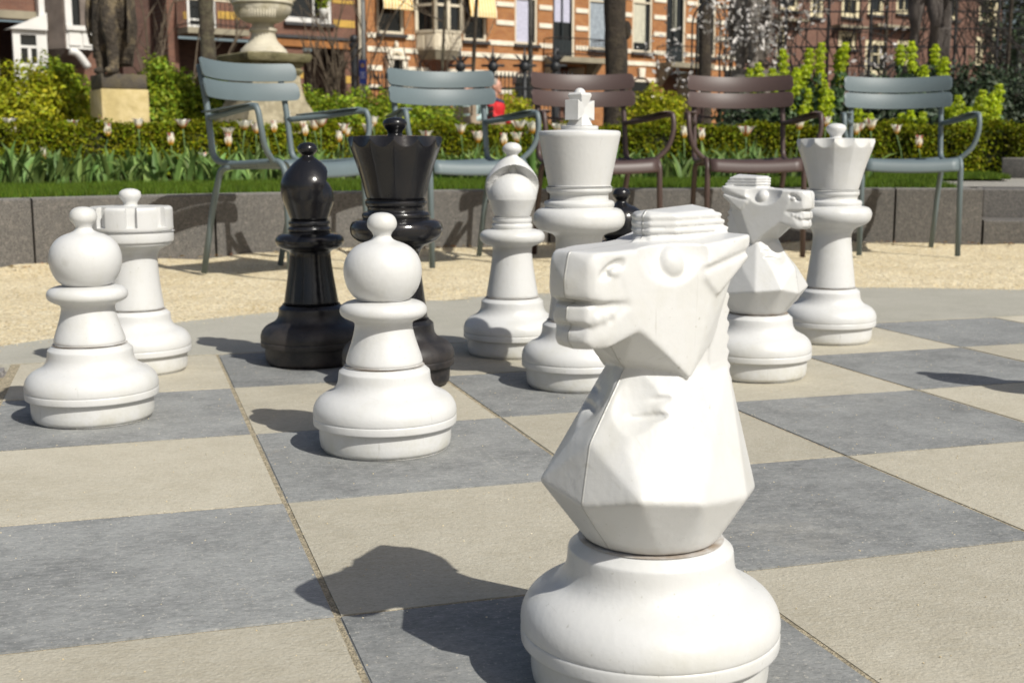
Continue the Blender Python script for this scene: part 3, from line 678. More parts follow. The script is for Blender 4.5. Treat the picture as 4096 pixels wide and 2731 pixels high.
def knight_me():
    # ---- bust and neck: one faceted form over a round foot, with scooped shoulders
    nb = MB(); H = lambda *p: nb.hull(p, True)
    ring = [(.0635 * math.cos(a), .0635 * math.sin(a), .1462) for a in np.linspace(0, PI, 17)]
    H(*ring, (.1055, 0, .1966), (.0955, .0580, .2085), (.0480, .0905, .2030), (-.030, .0870, .1930), (-.0880, .0610, .1860), (-.099, .02, .187),
      (.0945, 0, .2520), (.0830, .0320, .2480), (-.0680, .0515, .2480), (.0430, 0, .3160), (.0380, .0140, .3160), (.0165, .0405, .3120), (-.0565, .0455, .3120))
    H((.0430, 0, .310), (.0380, .0140, .310), (.0165, .0400, .306), (-.0565, .0450, .3060), (-.0531, .045, .395), (0, .04, .40), (.03, 0, .40))
    b = nb.obj('bust'); remesh(b, .0019, 9)
    cu = MB()
    for sg in (-1, 1):
        P0 = Vector((.0600, sg * .026, .2800)); n_ = Vector((.66, sg * .42, .62)).normalized()
        cu.ball(P0 + n_ * .0845, .0900, 48)
        for q in range(2):
            c0 = Vector((.0430 + q * .013, sg * (.0420 - q * .006), .2900 - q * .0150)); Mx = Matrix.Rotation(sg * -.95, 3, 'Z') @ Matrix.Rotation(.10, 3, 'Y')
            cu.ball(c0 - n_ * .001, (.0230, .0080, .0040), 14, Mx)
    cu = cu.obj('cutter'); remesh(cu, .0019, 0)
    bo = b.modifiers.new('b', 'BOOLEAN'); bo.operation = 'DIFFERENCE'; bo.object = cu; bo.solver = 'EXACT'; bake(b); bpy.data.objects.remove(cu)
    # ---- head
    mb = MB(); H = lambda *p: mb.hull(p, True)
    # skull with the big flat cheek plates
    H((-.050, .0510, .4260), (.050, .0425, .4245), (-.050, .0545, .4000), (-.018, .0550, .3830), (.0120, .0497, .3045), (.0020, .0487, .3125), (-.030, .0460, .3350), (.0770, .0376, .3590), (.0840, .0363, .3780), (.0930, .0346, .4000), (.0930, .0330, .4235))
    # throat web between the cheeks
    H((.0120, .0460, .3070), (.0770, .0360, .3560), (.0800, 0, .3530), (.0480, 0, .3150), (0, .03, .32), (0, .03, .37), (.07, .03, .37))
    # upper muzzle
    H((.050, .0424, .4245), (.1080, .0285, .4240), (.1190, .0228, .4225), (.1242, .0203, .4160), (.1252, .0203, .3920), (.1230, .0223, .3835), (.1120, .0286, .3815), (.0820, .0367, .3805), (.050, .0424, .3830), (.1197, .0254, .4100), (.1207, .0254, .3920), (.05, .0424, .41), (.1270, 0, .4180), (.1314, 0, .4000), (.1305, 0, .3845), (.1250, 0, .4240))
    # teeth bar, closing to a point at the corner of the mouth
    H((.1160, .0205, .3795), (.1222, .0178, .3775), (.1234, .0180, .3640), (.1180, .0224, .3612), (.1000, .0290, .3675), (.0800, .0360, .3768), (.0800, .0360, .3785), (.1275, 0, .3775), (.1290, 0, .3640), (.1100, .0262, .3700))
    for tx, ty, tz in ((.1150, .0228, .3660), (.1075, .0260, .3680), (.1000, .0290, .3705)):
        for sg in (-1, 1): mb.ball((tx, sg * ty, tz), (.0034, .0030, .0046), 10)
    # mouth core
    H((.1080, .0180, .390), (.1080, .0180, .345), (.05, .034, .39), (.05, .034, .35))
    # lower jaw rising to the corner
    H((.1135, .0218, .3590), (.1205, .0175, .3570), (.1222, .0172, .3470), (.1152, .0202, .3405), (.1020, .0275, .3415), (.0770, .0374, .3555), (.0500, .0424, .3600), (.0500, .0424, .3760), (.0840, .0364, .3752), (.1030, .0300, .3625), (.1085, .0280, .3505), (.1252, 0, .3560), (.1250, 0, .3460), (.1172, 0, .3385))
    # ears, swept back, in two lobes with a groove between
    H((.0060, .0480, .4245), (.0060, .0520, .4090), (-.0580, .0645, .4320), (-.0640, .0615, .4320), (-.0650, .0605, .4210), (-.0585, .0635, .4195), (-.080, .025, .4315), (-.080, .025, .414), (-.02, .04, .4265), (-.004, .0565, .4065))
    H((-.0185, .0580, .3790), (-.0030, .0550, .3945), (-.0030, .0550, .3990), (-.0590, .0645, .4140), (-.0630, .0615, .4100), (-.0555, .0600, .4035), (-.07, .025, .414), (-.05, .025, .39), (-.025, .035, .378), (-.0250, .0560, .3815))
    H((-.0010, .0520, .4075), (-.0010, .0530, .3940), (-.0575, .0612, .4225), (-.0570, .0600, .4060), (-.07, .03, .425), (-.04, .03, .388), (-.018, .0545, .3835))
    # brow plate
    H((-.075, .028, .4305), (-.02, .044, .4268), (.045, .0422, .4250), (.090, .0305, .4247), (.09, .03, .412), (-.075, .03, .412))
    o = mb.obj('horse_head'); remesh(o, .0017, 5)
    cut = MB()
    for sg in (-1, 1):
        cut.ball((.0450, sg * .0780, .4300), (.0630, .0490, .0545), 44)
        cut.ball((.1050, sg * .0345, .4090), (.0185, .0105, .0075), 20, Matrix.Rotation(sg * -.25, 3, 'Z') @ Matrix.Rotation(.50, 3, 'Y'))
    c = cut.obj('cutter'); remesh(c, .0017, 0)
    bo = o.modifiers.new('b', 'BOOLEAN'); bo.operation = 'DIFFERENCE'; bo.object = c; bo.solver = 'EXACT'
    bake(o); bpy.data.objects.remove(c)
    # ---- put everything together: bust, head, eyes, nostril lids, comb, mane
    ex = MB()
    for q in (b, o): ex.add([w_.co.copy() for w_ in q.data.vertices], [tuple(p.vertices) for p in q.data.polygons])
    for q in (b, o): bpy.data.objects.remove(q)
    for sg in (-1, 1):
        ex.ball((.0250, sg * .0315, .4080), (.0150, .0142, .0168), 24, Matrix.Rotation(.3, 3, 'Y'))
        ex.ball((.0980, sg * .0285, .4060), (.0080, .0050, .0050), 14)
    H = lambda *p: ex.hull(p, True)
    zr, xr, yr = [.186, .248, .312, .387], [-.0860, -.0654, -.0565, -.0531], [.0600, .0500, .0450, .0450]
    for i in range(14):
        z = .200 + i * .0132; x = float(np.interp(z, zr, xr)); yy = float(np.interp(z, zr, yr))
        H((x - .0052, yy + .0004, z + .002), (x + .0030, yy + .0016, z - .0068), (x + .0010, yy + .0016, z + .0064), (x + .03, yy + .0008, z - .006), (x + .03, yy + .0008, z + .006))
    # forelock comb: stacked ridges, pointed in front, under a low ridge
    zz = [.4260, .4326, .4392, .4458, .4520]
    for i in range(4):
        a, e = zz[i], zz[i + 1]; m = (a + e) / 2; k = i / 3
        def sec(z, g): return [(.0185 + g, .0070 + g * .4, z), (.0030, .0240 + g, z), (-.0790 + .015 * k - g, .0295 + g - .002 * k, z), (-.0830 + .016 * k - g, 0, z)]
        H(*sec(a, -.0026), *sec(m - .0014, .0022), *sec(m + .0014, .0022), *sec(e, -.0026))
    H((.0160, .0050, .4440), (.0020, .0210, .4440), (-.0600, .0260, .4440), (-.0640, 0, .4440), (.0165, 0, .4545), (-.0610, 0, .4580), (.004, .0225, .4528), (-.058, .0262, .4540), (.017, .006, .4525))
    H((.0140, .0035, .4240), (.0010, .0200, .4240), (-.0640, .0250, .4240), (-.0640, 0, .4240), (.014, .0035, .45), (.0010, .0200, .45), (-.0600, .0240, .45))
    ex.ball((.0270, 0, .4245), (.0100, .0070, .0055), 12)
    o = ex.obj('horse_head'); remesh(o, .0014, 7, .5)
    me = o.data; bpy.data.objects.remove(o); me.materials.clear(); return me
knight_head = knight_me()

KINDS = {'pawn': [('shaft', pawn_body), ('head', pawn_head)], 'rook': [('shaft', rook_shaft), ('battlement', rook_head)],
         'bishop': [('shaft', bish_shaft), ('mitre', bish_head)], 'queen': [('shaft', queen_shaft), ('crown', queen_head)],
         'king': [('shaft', king_shaft), ('crown', king_head)], 'knight': [('horse_head', knight_head)]}
MECACHE = {}
def part_me(me, mat):
    k = (me.name, mat.name)
    if k not in MECACHE: MECACHE[k] = with_mat(me, mat)
    return MECACHE[k]
def piece(kind, loc, rz, label, mat, group=None):
    t = thing('chess_' + kind, label, 'chess piece', (loc[0], loc[1], .0005), rz, group)
    o = bpy.data.objects.new('base', part_me(base_me, mat)); link(o, t)
    o.rotation_euler = (0, 0, random.uniform(0, 6))
    for n, me in KINDS[kind]:
        o = bpy.data.objects.new(n, part_me(me, WHITE_K if (kind == 'knight' and mat is WHITE) else mat)); link(o, t)
    if kind == 'king':
        c = bpy.data.objects.new('cross', part_me(cross_me, mat)); link(c, o)
    return t
AR = math.atan2(RTH.y, RTH.x)
G1, G2 = 'white giant chess pieces', 'black giant chess pieces'
piece('knight', (.732, -2.137), AR + R(-132.2), 'large white horse-head chess knight in the foreground, facing left', WHITE, G1)
piece('knight', (1.635, -.677), AR + R(-43.2), 'white chess knight further back, facing right in front of the queen', WHITE, G1)
piece('pawn', (.681, -1.110), .4, 'white chess pawn in the middle, in front of the black queen', WHITE, G1)
piece('pawn', (.188, -.700), 1.1, 'white chess pawn at the far left, in front of the rook', WHITE, G1)
piece('rook', (.276, -.172), math.atan2(CAM.y + .172, CAM.x - .276), 'white chess rook with notched battlement behind the left pawn', WHITE, G1)
piece('bishop', (1.193, -.208), math.atan2(CAM.y + .208, CAM.x - 1.193) + .12, 'white chess bishop with open hood left of the king', WHITE, G1)
piece('king', (1.203, -.665), AR + math.atan2(-.82, -.57), 'white chess king with cross on top behind the foreground knight', WHITE, G1)
piece('queen', (2.083, -.256), .2, 'white chess queen with scalloped crown in front of the right chair', WHITE, G1)
piece('bishop', (.686, -.191), AR + .60, 'black chess bishop in front of the left chair', BLACK, G2)
piece('queen', (.829, -.526), .55, 'black chess queen with scalloped crown behind the middle pawn', BLACK, G2)
piece('pawn', (1.633, .144), 0, 'black chess pawn mostly hidden behind the white king and knight', BLACK, G2)
piece('bishop', (2.250, -1.268), 1.9, 'white chess bishop just outside the right edge casting the long shadow', WHITE, G1)

# ------------------------------------------------------------------ garden chairs
def strip(mb, f, nu, nv, th):
    """thin curved sheet from f(u,v)->point, thickness th along local normal"""
    g = [[Vector(f(i / nu, j / nv)) for j in range(nv + 1)] for i in range(nu + 1)]; top = []; bot = []
    for i in range(nu + 1):
        for j in range(nv + 1):
            a = g[min(i + 1, nu)][j] - g[max(i - 1, 0)][j]; b = g[i][min(j + 1, nv)] - g[i][max(j - 1, 0)]; n = a.cross(b).normalized()
            top.append(g[i][j] + n * th / 2); bot.append(g[i][j] - n * th / 2)
    m = nv + 1; N_ = len(top); f_ = []
    for i in range(nu):
        for j in range(nv):
            a = i * m + j; f_.append((a, a + m, a + m + 1, a + 1)); f_.append((N_ + a, N_ + a + 1, N_ + a + m + 1, N_ + a + m))
    for i in range(nu):
        for j in (0, nv):
            a = i * m + j; b = a + m; f_.append((a, b, N_ + b, N_ + a) if j == nv else (b, a, N_ + a, N_ + b))
    for j in range(nv):
        for i in (0, nu):
            a = i * m + j; b = a + 1; f_.append((a, b, N_ + b, N_ + a) if i == 0 else (b, a, N_ + a, N_ + b))
    mb.add(top + bot, f_)
def slat_fn(z0, z1, hw, ymid, rec):
    def f(u, v):
        uu = .5 - .5 * math.cos(PI * u); uu = .6 * uu + .4 * u; x = hw * (2 * uu - 1); dx = hw - abs(x); cr = .020; rc = 0
        if dx < cr: rc = cr - math.sqrt(max(0, cr * cr - (cr - dx) ** 2))
        z = (z0 + rc) + ((z1 - rc) - (z0 + rc)) * v
        return (x, ymid + .085 * (x / hw) ** 2 - (z - .74) * rec + .004 * math.sin(PI * v), z + .009 * (x / hw) ** 2)
    return f
def make_chair(mat):
    t = thing('garden_chair', 'x', 'chair')
    TR = .0135
    for s in (-1, 1):
        path = [(s * .228, -.262, .868), (s * .228, -.222, .70), (s * .230, -.195, .478), (s * .231, -.10, .458), (s * .234, .195, .472), (s * .234, .224, .44), (s * .236, .243, 0)]
        MB().tube(round_path(path, .07, 6), TR, 12).obj('side_frame', mat, t, True)
        MB().tube(round_path([(s * .231, -.085, .452), (s * .231, -.150, .440), (s * .228, -.205, .30), (s * .225, -.285, 0)], .06, 5), TR, 12).obj('leg', mat, t, True)
        arm = [(s * .229, -.212, .652), (s * .275, -.05, .664), (s * .316, .135, .684), (s * .322, .172, .672), (s * .318, .185, .60), (s * .292, .178, .525), (s * .236, .165, .468)]
        MB().tube(bez(arm, 6), TR * .92, 12).obj('arm', mat, t, True)
        mb = MB()
        strip(mb, lambda u, v: (s * (.272 + .036 * u + (v - .5) * (.036 + .022 * u)), -.19 + .325 * u, .6715 + .0245 * u + .003 * (1 - (2 * v - 1) ** 2)), 8, 4, .006)
        mb.obj('armrest', mat, t, True)
    for z0, z1 in ((.812, .888), (.728, .804)):
        mb = MB(); strip(mb, slat_fn(z0, z1, .272, -.264, .22), 44, 4, .008); mb.obj('back_slat', mat, t, auto=40)
    # seat: slats across, dished, rolling down at the front
    prof = bez([(-.180, .478), (-.12, .462), (-.02, .450), (.08, .455), (.16, .470), (.205, .474), (.232, .462), (.243, .435), (.245, .412)], 8)
    L = [0]
    for i in range(1, len(prof)): L.append(L[-1] + (prof[i] - prof[i - 1]).length)
    def at(sv):
        sv = sv * L[-1]
        for i in range(1, len(L)):
            if L[i] >= sv - 1e-9:
                k = (sv - L[i - 1]) / max(1e-9, L[i] - L[i - 1]); return prof[i - 1].lerp(prof[i], k)
        return prof[-1]
    cutsv = [0, .125, .25, .375, .50, .625, 1.0]
    for i in range(6):
        a, b = cutsv[i] + .004, cutsv[i + 1] - .004
        def f(u, v, a=a, b=b):
            q = at(a + (b - a) * v); x = .222 * (2 * u - 1); return (x, q.x, q.y - .010 * (1 - (x / .222) ** 2))
        mb = MB(); strip(mb, f, 12, 3 if i < 5 else 14, .006); mb.obj('seat_slat', mat, t, True)
    MB().tube([(-.22, -.13, .447), (.22, -.13, .447)], .010, 8).obj('cross_bar', mat, t, True)
    return t
# prof points are 2D; make them Vectors usable in lerp
_old_bez = bez
def bez(pts, n=6):
    if len(pts[0]) == 2: return [Vector((p.x, p.y)) for p in _old_bez([(a, b, 0) for a, b in pts], n)]
    return _old_bez(pts, n)
ch_blue = make_chair(CHAIR_BLUE); ch_brown = make_chair(CHAIR_BROWN)
CHG = 'metal garden chairs lined up before the wall'
def place(proto, first, x, y, a, label, group=CHG, z=.002):
    o = proto if first else copy_tree(proto)
    o.location = (x, y, z); o.rotation_euler = (0, 0, a); o['label'] = label; o['group'] = group; return o
place(ch_blue, True, .921, 2.132, 3.804, 'blue-grey metal armchair turned sideways, leftmost of the row, behind the black bishop')
place(ch_blue, False, 1.747, 2.405, 3.285, 'blue-grey metal armchair behind the black queen, second from the left')
place(ch_brown, True, 2.448, 2.455, 3.130, 'brown metal armchair directly behind the white king')
place(ch_brown, False, 3.236, 2.419, 2.862, 'brown metal armchair behind the right-facing white knight')
place(ch_blue, False, 4.032, 2.261, 2.732, 'blue-grey metal armchair at the right end of the row, behind the white queen')

# ------------------------------------------------------------------ tulips
def leaf_strip(base, az, ln, wd, bend, r, tw=0):
    """broad lanceolate leaf, 5 segments"""
    n = 5; v = []; f = []; d = Vector((math.cos(az), math.sin(az), 0)); sd = Vector((-d.y, d.x, 0)); pos = Vector(base); el = PI / 2 - r.uniform(.05, .35)
    for i in range(n + 1):
        t = i / n; w_ = wd * (math.sin(PI * min(1, .12 + .88 * t)) ** .7 if t < 1 else .02)
        if i == 0: w_ = wd * .45
        nrm = (d * -math.sin(el) + Vector((0, 0, 1)) * math.cos(el))
        v += [pos - sd * w_ + nrm * w_ * .5, pos.copy(), pos + sd * w_ + nrm * w_ * .5]
        pos = pos + (d * math.cos(el) + Vector((0, 0, math.sin(el)))) * (ln / n); el -= bend / n
        sd = (Matrix.Rotation(tw / n, 3, d) @ sd)
    for i in range(n): a = i * 3; f += [(a, a + 1, a + 4, a + 3), (a + 1, a + 2, a + 5, a + 4)]
    return v, f
def tulip_leaves():
    V = []; F = []; r = random.Random(5); tR, tL = ang_at(2010, 7.3), TH_VL
    for c in range(430):
        th = r.uniform(tR, tL); rr = math.sqrt(r.uniform(6.92 ** 2, 8.4 ** 2)); b = warc(rr, th, GZ); k = r.randint(4, 7); hh = r.uniform(.75, 1.2)
        for i in range(k):
            v, f = leaf_strip(b + Vector((r.gauss(0, .02), r.gauss(0, .02), -.005)), r.uniform(0, 6.3), hh * r.uniform(.13, .28), r.uniform(.012, .026), r.uniform(.1, 1.5), r, r.uniform(-1, 1))
            n = len(V); V += v; F += [tuple(q + n for q in x) for x in f]
    o = mk('tulip_foliage', V, F, TULIP_LEAF, smooth=True)
    tag(o, 'dense blue-green tulip leaves filling the flower bed', 'foliage', kind='stuff')
tulip_leaves()
tag(sector('flower_bed', 7.06, 8.62, ang_at(1990, 8), TH_L, GZ + .004, GZ + .004, SOIL, 3, 60), kind='structure')
def petal_me(op):
    """one petal: base at origin, grows along +Z and opens to +X"""
    v = []; f = []; n = 7; pos = Vector((.004, 0, 0)); L = .062
    for i in range(n + 1):
        t = i / n; el = PI / 2 - op * (.62 - .35 * math.sin(PI * t) + .40 * t * t); w_ = .0170 * (math.sin(PI * (.14 + .85 * t)) ** 1.15)
        nn = Vector((-math.sin(el), 0, math.cos(el)))
        v += [pos + Vector((0, -w_, 0)) + nn * w_ * .5, pos + Vector((0, -w_ * .5, 0)) + nn * w_ * .12, pos.copy(), pos + Vector((0, w_ * .5, 0)) + nn * w_ * .12, pos + Vector((0, w_, 0)) + nn * w_ * .5]
        pos += Vector((math.cos(el), 0, math.sin(el))) * L / n
    for i in range(n):
        for j in range(4): a = i * 5 + j; f.append((a, a + 1, a + 6, a + 5))
    me = bpy.data.meshes.new('petal'); me.from_pydata([tuple(q) for q in v], [], f); me.update(); me.shade_smooth(); me.materials.append(PETAL); return me
PM = {0: petal_me(.45), 1: petal_me(1.0), 2: petal_me(1.45)}
TUL = [(22, 280, 2), (31, 301, 0), (104, 313, 2), (169, 289, 1), (229, 284, 0), (248, 304, 0), (318, 285, 1), (393, 323, 0), (420, 285, 2), (470, 367, 1), (525, 301, 2), (525, 326, 0), (562, 289, 2), (588, 297, 1), (629, 294, 0),
       (695, 285, 0), (701, 302, 0), (722, 290, 1), (737, 283, 2), (779, 316, 0), (790, 297, 1), (797, 304, 1), (846, 300, 1), (858, 280, 1), (979, 309, 2), (1059, 299, 1), (1098, 318, 1), (1192, 290, 2), (1187, 318, 1), (1223, 297, 1), (1157, 325, 0), (1283, 296, 2),
       (1571, 307, 0), (1611, 312, 0), (1714, 303, 2), (1836, 288, 1), (1897, 281, 1), (1966, 300, 1), (1974, 292, 2), (2000, 290, 1), (2059, 298, 1), (101, 357, 0), (660, 275, 0), (2110, 330, 0)]
where = lambda x: ('left of the turned chair' if x < 440 else 'around the turned chair' if x < 860 else 'by the second chair' if x < 1215 else 'behind the brown chairs' if x < 1900 else 'behind the right-hand chair')
look = {0: 'half-closed red-flamed cream tulip', 1: 'opening white-and-yellow tulip', 2: 'wide-open white star-shaped tulip'}
rt = random.Random(9)
ORD = 'first second third fourth fifth sixth seventh eighth ninth tenth eleventh twelfth thirteenth fourteenth fifteenth sixteenth seventeenth eighteenth nineteenth twentieth'.split()
seen = {}
for x, y, op in sorted(TUL):
    seen[(op, where(x))] = seen.get((op, where(x)), 0) + 1; nth = ORD[seen[(op, where(x))] - 1]
    d = rt.uniform(8.6, 9.6); p = atd(x, y + 10, d); hgt = p.z - GZ
    if p.z - GZ < .1: d = 7.9; p = atd(x, y + 10, d); hgt = p.z - GZ
    t = thing('tulip', f'{look[op]} {where(x)}, {nth} such from the left', 'tulip', (p.x, p.y, GZ), rt.uniform(0, 6.3), 'tulips in the bed')
    lx, ly = rt.gauss(0, .02), rt.gauss(0, .02)
    MB().tube(_old_bez([(lx, ly, -.01), (lx * 1.1, ly * .6, hgt * .5), (0, 0, hgt)], 3), .0042, 6).obj('stem', STEM, t, True)
    sc = rt.uniform(1.4, 1.8)
    for k in range(6):
        o = bpy.data.objects.new('petal', PM[op]); link(o, t); o.location = (0, 0, hgt - .002); o.rotation_euler = (0, 0, k * PI / 3 + rt.uniform(-.1, .1)); o.scale = (sc, sc, sc * (1 if k % 2 else .96))

# ------------------------------------------------------------------ leafy masses
def leaf_cloud(P, Nrm, size, r, up=.3):
    """rhombic leaves (4 corners, slightly folded) at P, facing roughly along Nrm"""
    n = len(P); a = r.normal(size=(n, 3)); Nn = Nrm + a * .75; Nn[:, 2] += up; Nn /= np.linalg.norm(Nn, axis=1)[:, None]
    b = r.normal(size=(n, 3)); T = np.cross(Nn, b); T /= np.linalg.norm(T, axis=1)[:, None]; B = np.cross(Nn, T)
    s = r.uniform(size[0], size[1], n)[:, None]
    V = np.stack([P - T * s, P + B * s * .5 + Nn * s * .15, P + T * s, P - B * s * .5 + Nn * s * .15], 1).reshape(-1, 3)
    return V, np.arange(n * 4).reshape(-1, 4)
def blob_points(cs, n, r, inner=.35):
    """points in a union of lumpy ellipsoids: mostly near the surface"""
    vol = np.array([c[3] * c[4] * c[5] for c in cs]) ** .67; k = r.choice(len(cs), n, p=vol / vol.sum()); C = np.array(cs)[k]
    d = r.normal(size=(n, 3)); d /= np.linalg.norm(d, axis=1)[:, None]
    lump = 1 + .16 * np.sin(d[:, 0] * 7 + C[:, 0] * 5) * np.sin(d[:, 1] * 6 + C[:, 1] * 3) + .14 * np.sin(d[:, 2] * 9 + C[:, 0] * 9 + d[:, 0] * 4)
    rad = (1 - inner * r.random(n) ** 1.5) * lump
    return C[:, :3] + d * C[:, 3:6] * rad[:, None], d
def shrub(name, label, cat, loc, cs, n, size, mat, seed, stems=6, group=None, stem_mat=None, up=.3):
    r = np.random.default_rng(seed); t = thing(name, label, cat, loc, 0, group)
    P, D = blob_points(cs, n, r); keep = P[:, 2] > .02; P, D = P[keep], D[keep]
    V, F = leaf_cloud(P, D, size, r, up); fast_mesh('crown', V, F, mat, t)
    mb = MB(); q = random.Random(seed)
    for i in range(stems):
        c = cs[i % len(cs)]; tip = Vector((c[0] + q.uniform(-.5, .5) * c[3], c[1] + q.uniform(-.5, .5) * c[4], c[2] + c[5] * .5)); b = Vector((tip.x * .5 + q.uniform(-.05, .05), tip.y * .5, 0))
        mb.tube(_old_bez([b, (b + tip) / 2 + Vector((q.uniform(-.1, .1), q.uniform(-.1, .1), 0)), tip], 3), [.018, .016, .014, .012, .010, .008, .006], 5)
    mb.obj('stems', stem_mat or BARK_D, t, True)
    return t
# clipped low hedge along the bed
def hedge():
    t = thing('clipped_hedge', 'low clipped box hedge running behind the tulips', 'hedge', (0, 0, GZ))
    tR, tL = ang_at(2420, 8.6), TH_VL; r0, r1, z0, z1 = 8.66, 9.30, .02, .425; r = np.random.default_rng(11)
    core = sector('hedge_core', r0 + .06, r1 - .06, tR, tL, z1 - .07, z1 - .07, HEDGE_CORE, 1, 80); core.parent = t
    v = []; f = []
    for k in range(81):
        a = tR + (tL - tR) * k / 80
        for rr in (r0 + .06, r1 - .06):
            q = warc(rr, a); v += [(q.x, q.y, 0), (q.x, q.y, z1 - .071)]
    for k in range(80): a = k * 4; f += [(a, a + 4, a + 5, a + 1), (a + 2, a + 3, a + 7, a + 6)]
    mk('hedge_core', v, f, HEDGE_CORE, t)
    def vis(n, which):
        th = r.uniform(tR, tL, n); nx = np.cos(th); ny = np.sin(th); wob = .025 * np.sin(th * 60) + .02 * np.sin(th * 143 + 1) + r.normal(0, .018, n)
        if which == 0: rr = np.full(n, r0) + wob + r.uniform(0, .05, n); z = r.uniform(z0, z1, n); D = np.stack([-nx, -ny, 0 * nx], 1)
        elif which == 1: rr = r.uniform(r0, r1, n); z = np.full(n, z1) + wob * .8 - r.uniform(0, .04, n); D = np.stack([0 * nx, 0 * nx, 1 + 0 * nx], 1)
        else: rr = np.full(n, r1) - wob; z = r.uniform(z1 - .2, z1, n); D = np.stack([nx, ny, 0 * nx], 1)
        return np.stack([KW.x + rr * nx, KW.y + rr * ny, z], 1), D
    for which, n in ((0, 42000), (1, 26000), (2, 5000)):
        P, D = vis(n, which); V, F = leaf_cloud(P, D, (.010, .021), r, .35); fast_mesh('foliage', V, F, HEDGE, t)
hedge()
# loose shrubs behind the hedge
def px_shrub(label, xa, xb, ytop, d, mat, seed, n=9000, size=(.019, .036), dep=.8, group='shrubs behind the hedge', name='leafy_shrub', step=.42):
    pa, pb = basep(xa, d, GZ), basep(xb, d, GZ); u0 = (pb - pa).normalized(); ins = min(.15, (pb - pa).length * .35); pa, pb = pa + u0 * ins, pb - u0 * ins; w_ = (pb - pa).length; q = random.Random(seed); cs = []
    x = 0
    ys = ytop if hasattr(ytop, '__len__') else (ytop, ytop)
    while x <= w_ + .01:
        k = x / max(w_, .01); zt = zpx(ys[0] + (ys[1] - ys[0]) * k, d) - GZ + q.uniform(-.05, .03); u = (pb - pa).normalized()
        for j in range(2):
            rz_ = zt * .5; c = u * x + FWH * (j * dep * .55 + q.uniform(-.1, .1)); rr = q.uniform(.30, .40)
            cs.append((c.x, c.y, zt - rz_ * 1.0, rr, rr, rz_)); cs.append((c.x + q.uniform(-.15, .15), c.y - .15, zt * .38, rr * 1.1, rr * 1.1, zt * .38))
        x += step
    return shrub(name, label, 'shrub', pa, cs, n, size, mat, seed, 8, group)
px_shrub('bright yellow-green shrub at the left edge behind the tulips', -130, 128, (152, 150), 12.6, SHRUB_Y, 21, 24000)
px_shrub('green leafy shrub between the left edge and the statue plinth', 100, 212, (150, 158), 13.3, SHRUB, 22, 16000)
px_shrub('leafy green shrub between the plinth and the turned chair', 338, 478, (146, 158), 13.4, SHRUB, 23, 18000)
px_shrub('leafy green shrub left of the vase pedestal', 462, 545, (168, 175), 13.4, SHRUB, 24, 11000)
px_shrub('low leafy shrub right of the vase pedestal', 690, 890, (208, 222), 13.4, SHRUB, 25, 19000)
px_shrub('low leafy shrub behind the second blue chair', 868, 1046, (220, 228), 13.8, SHRUB, 26, 15000)
px_shrub('small leafy shrub behind the red-jacketed person', 1160, 1225, (222, 232), 20.5, SHRUB_Y, 27, 4000, (.03, .055))
px_shrub('yellow-flecked shrub between the brown chairs', 1474, 1610, (205, 190), 13.8, SHRUB_Y, 28, 13000)
px_shrub('dark green shrub below the blossom tree', 1690, 1960, (215, 205), 13.0, YEW, 29, 10000, (.02, .045))
px_shrub('dark yew bush at the right edge', 2190, 2420, (152, 165), 13.2, YEW, 30, 16000, (.018, .04), name='yew_bush')
px_shrub('dark evergreen bush behind the right-hand blue chair', 1985, 2170, (175, 168), 13.6, YEW, 31, 9000, (.02, .045), name='yew_bush')
px_shrub('dark low shrub under the statue on the right', 2150, 2300, (235, 235), 11.4, YEW, 32, 6000, (.02, .045), name='yew_bush')

# euphorbia clumps
def euphorbia(label, heads, d, seed, foot_w):
    q = random.Random(seed); r = np.random.default_rng(seed); xs = [h[0] for h in heads]; root = basep(sum(xs) / len(xs), d, GZ)
    t = thing('euphorbia', label, 'plant', root, 0, 'flowering euphorbia clumps')
    for (x, y) in heads:
        dd = d + q.uniform(-.35, .35); tip = atd(x, y - 14, dd) - root; tip.z = tip.z; hl = q.uniform(.20, .32)
        b = Vector((tip.x * foot_w + q.uniform(-.05, .05), tip.y * foot_w, -.01))
        mid = b.lerp(tip, .55) + Vector((0, 0, -.02)); path = _old_bez([b, mid, tip], 5)
        st_ = MB().tube(path, [.008] * (len(path) - 1) + [.004], 6).obj('stem', EUPH_LEAF, t, True)
        n = 900; k = r.random(n); z = tip.z - hl * k; rad = .056 * (np.clip(k * 9, .25, 1) ** .5) * np.clip((1.08 - k) * 5, .3, 1) * (.80 + .25 * np.cos(k * 26)) * r.uniform(.6, 1, n) ; a = r.uniform(0, 2 * PI, n)
        cx_ = tip.x - (tip.x - mid.x) * (k * hl / max(.1, tip.z - mid.z)); cy_ = tip.y - (tip.y - mid.y) * (k * hl / max(.1, tip.z - mid.z))
        D = np.stack([np.cos(a), np.sin(a), 0 * a], 1); P = np.stack([cx_ + rad * np.cos(a), cy_ + rad * np.sin(a), z], 1)
        V, F = leaf_cloud(P, D, (.008, .015), r, .5); fast_mesh('flower_head', V, F, EUPH, t)
        m = 130; k = r.random(m); a = r.uniform(0, 2 * PI, m); pz = (tip.z - hl) * (1 - k * .75); kk = np.clip(pz / tip.z, 0, 1)
        P = np.stack([b.x + (tip.x - b.x) * kk + .045 * np.cos(a), b.y + (tip.y - b.y) * kk + .045 * np.sin(a), pz], 1)
        V, F = leaf_cloud(P, np.stack([np.cos(a), np.sin(a), .3 + 0 * a], 1), (.02, .05), r, .2); fast_mesh('leaves', V, F, EUPH_LEAF, t)
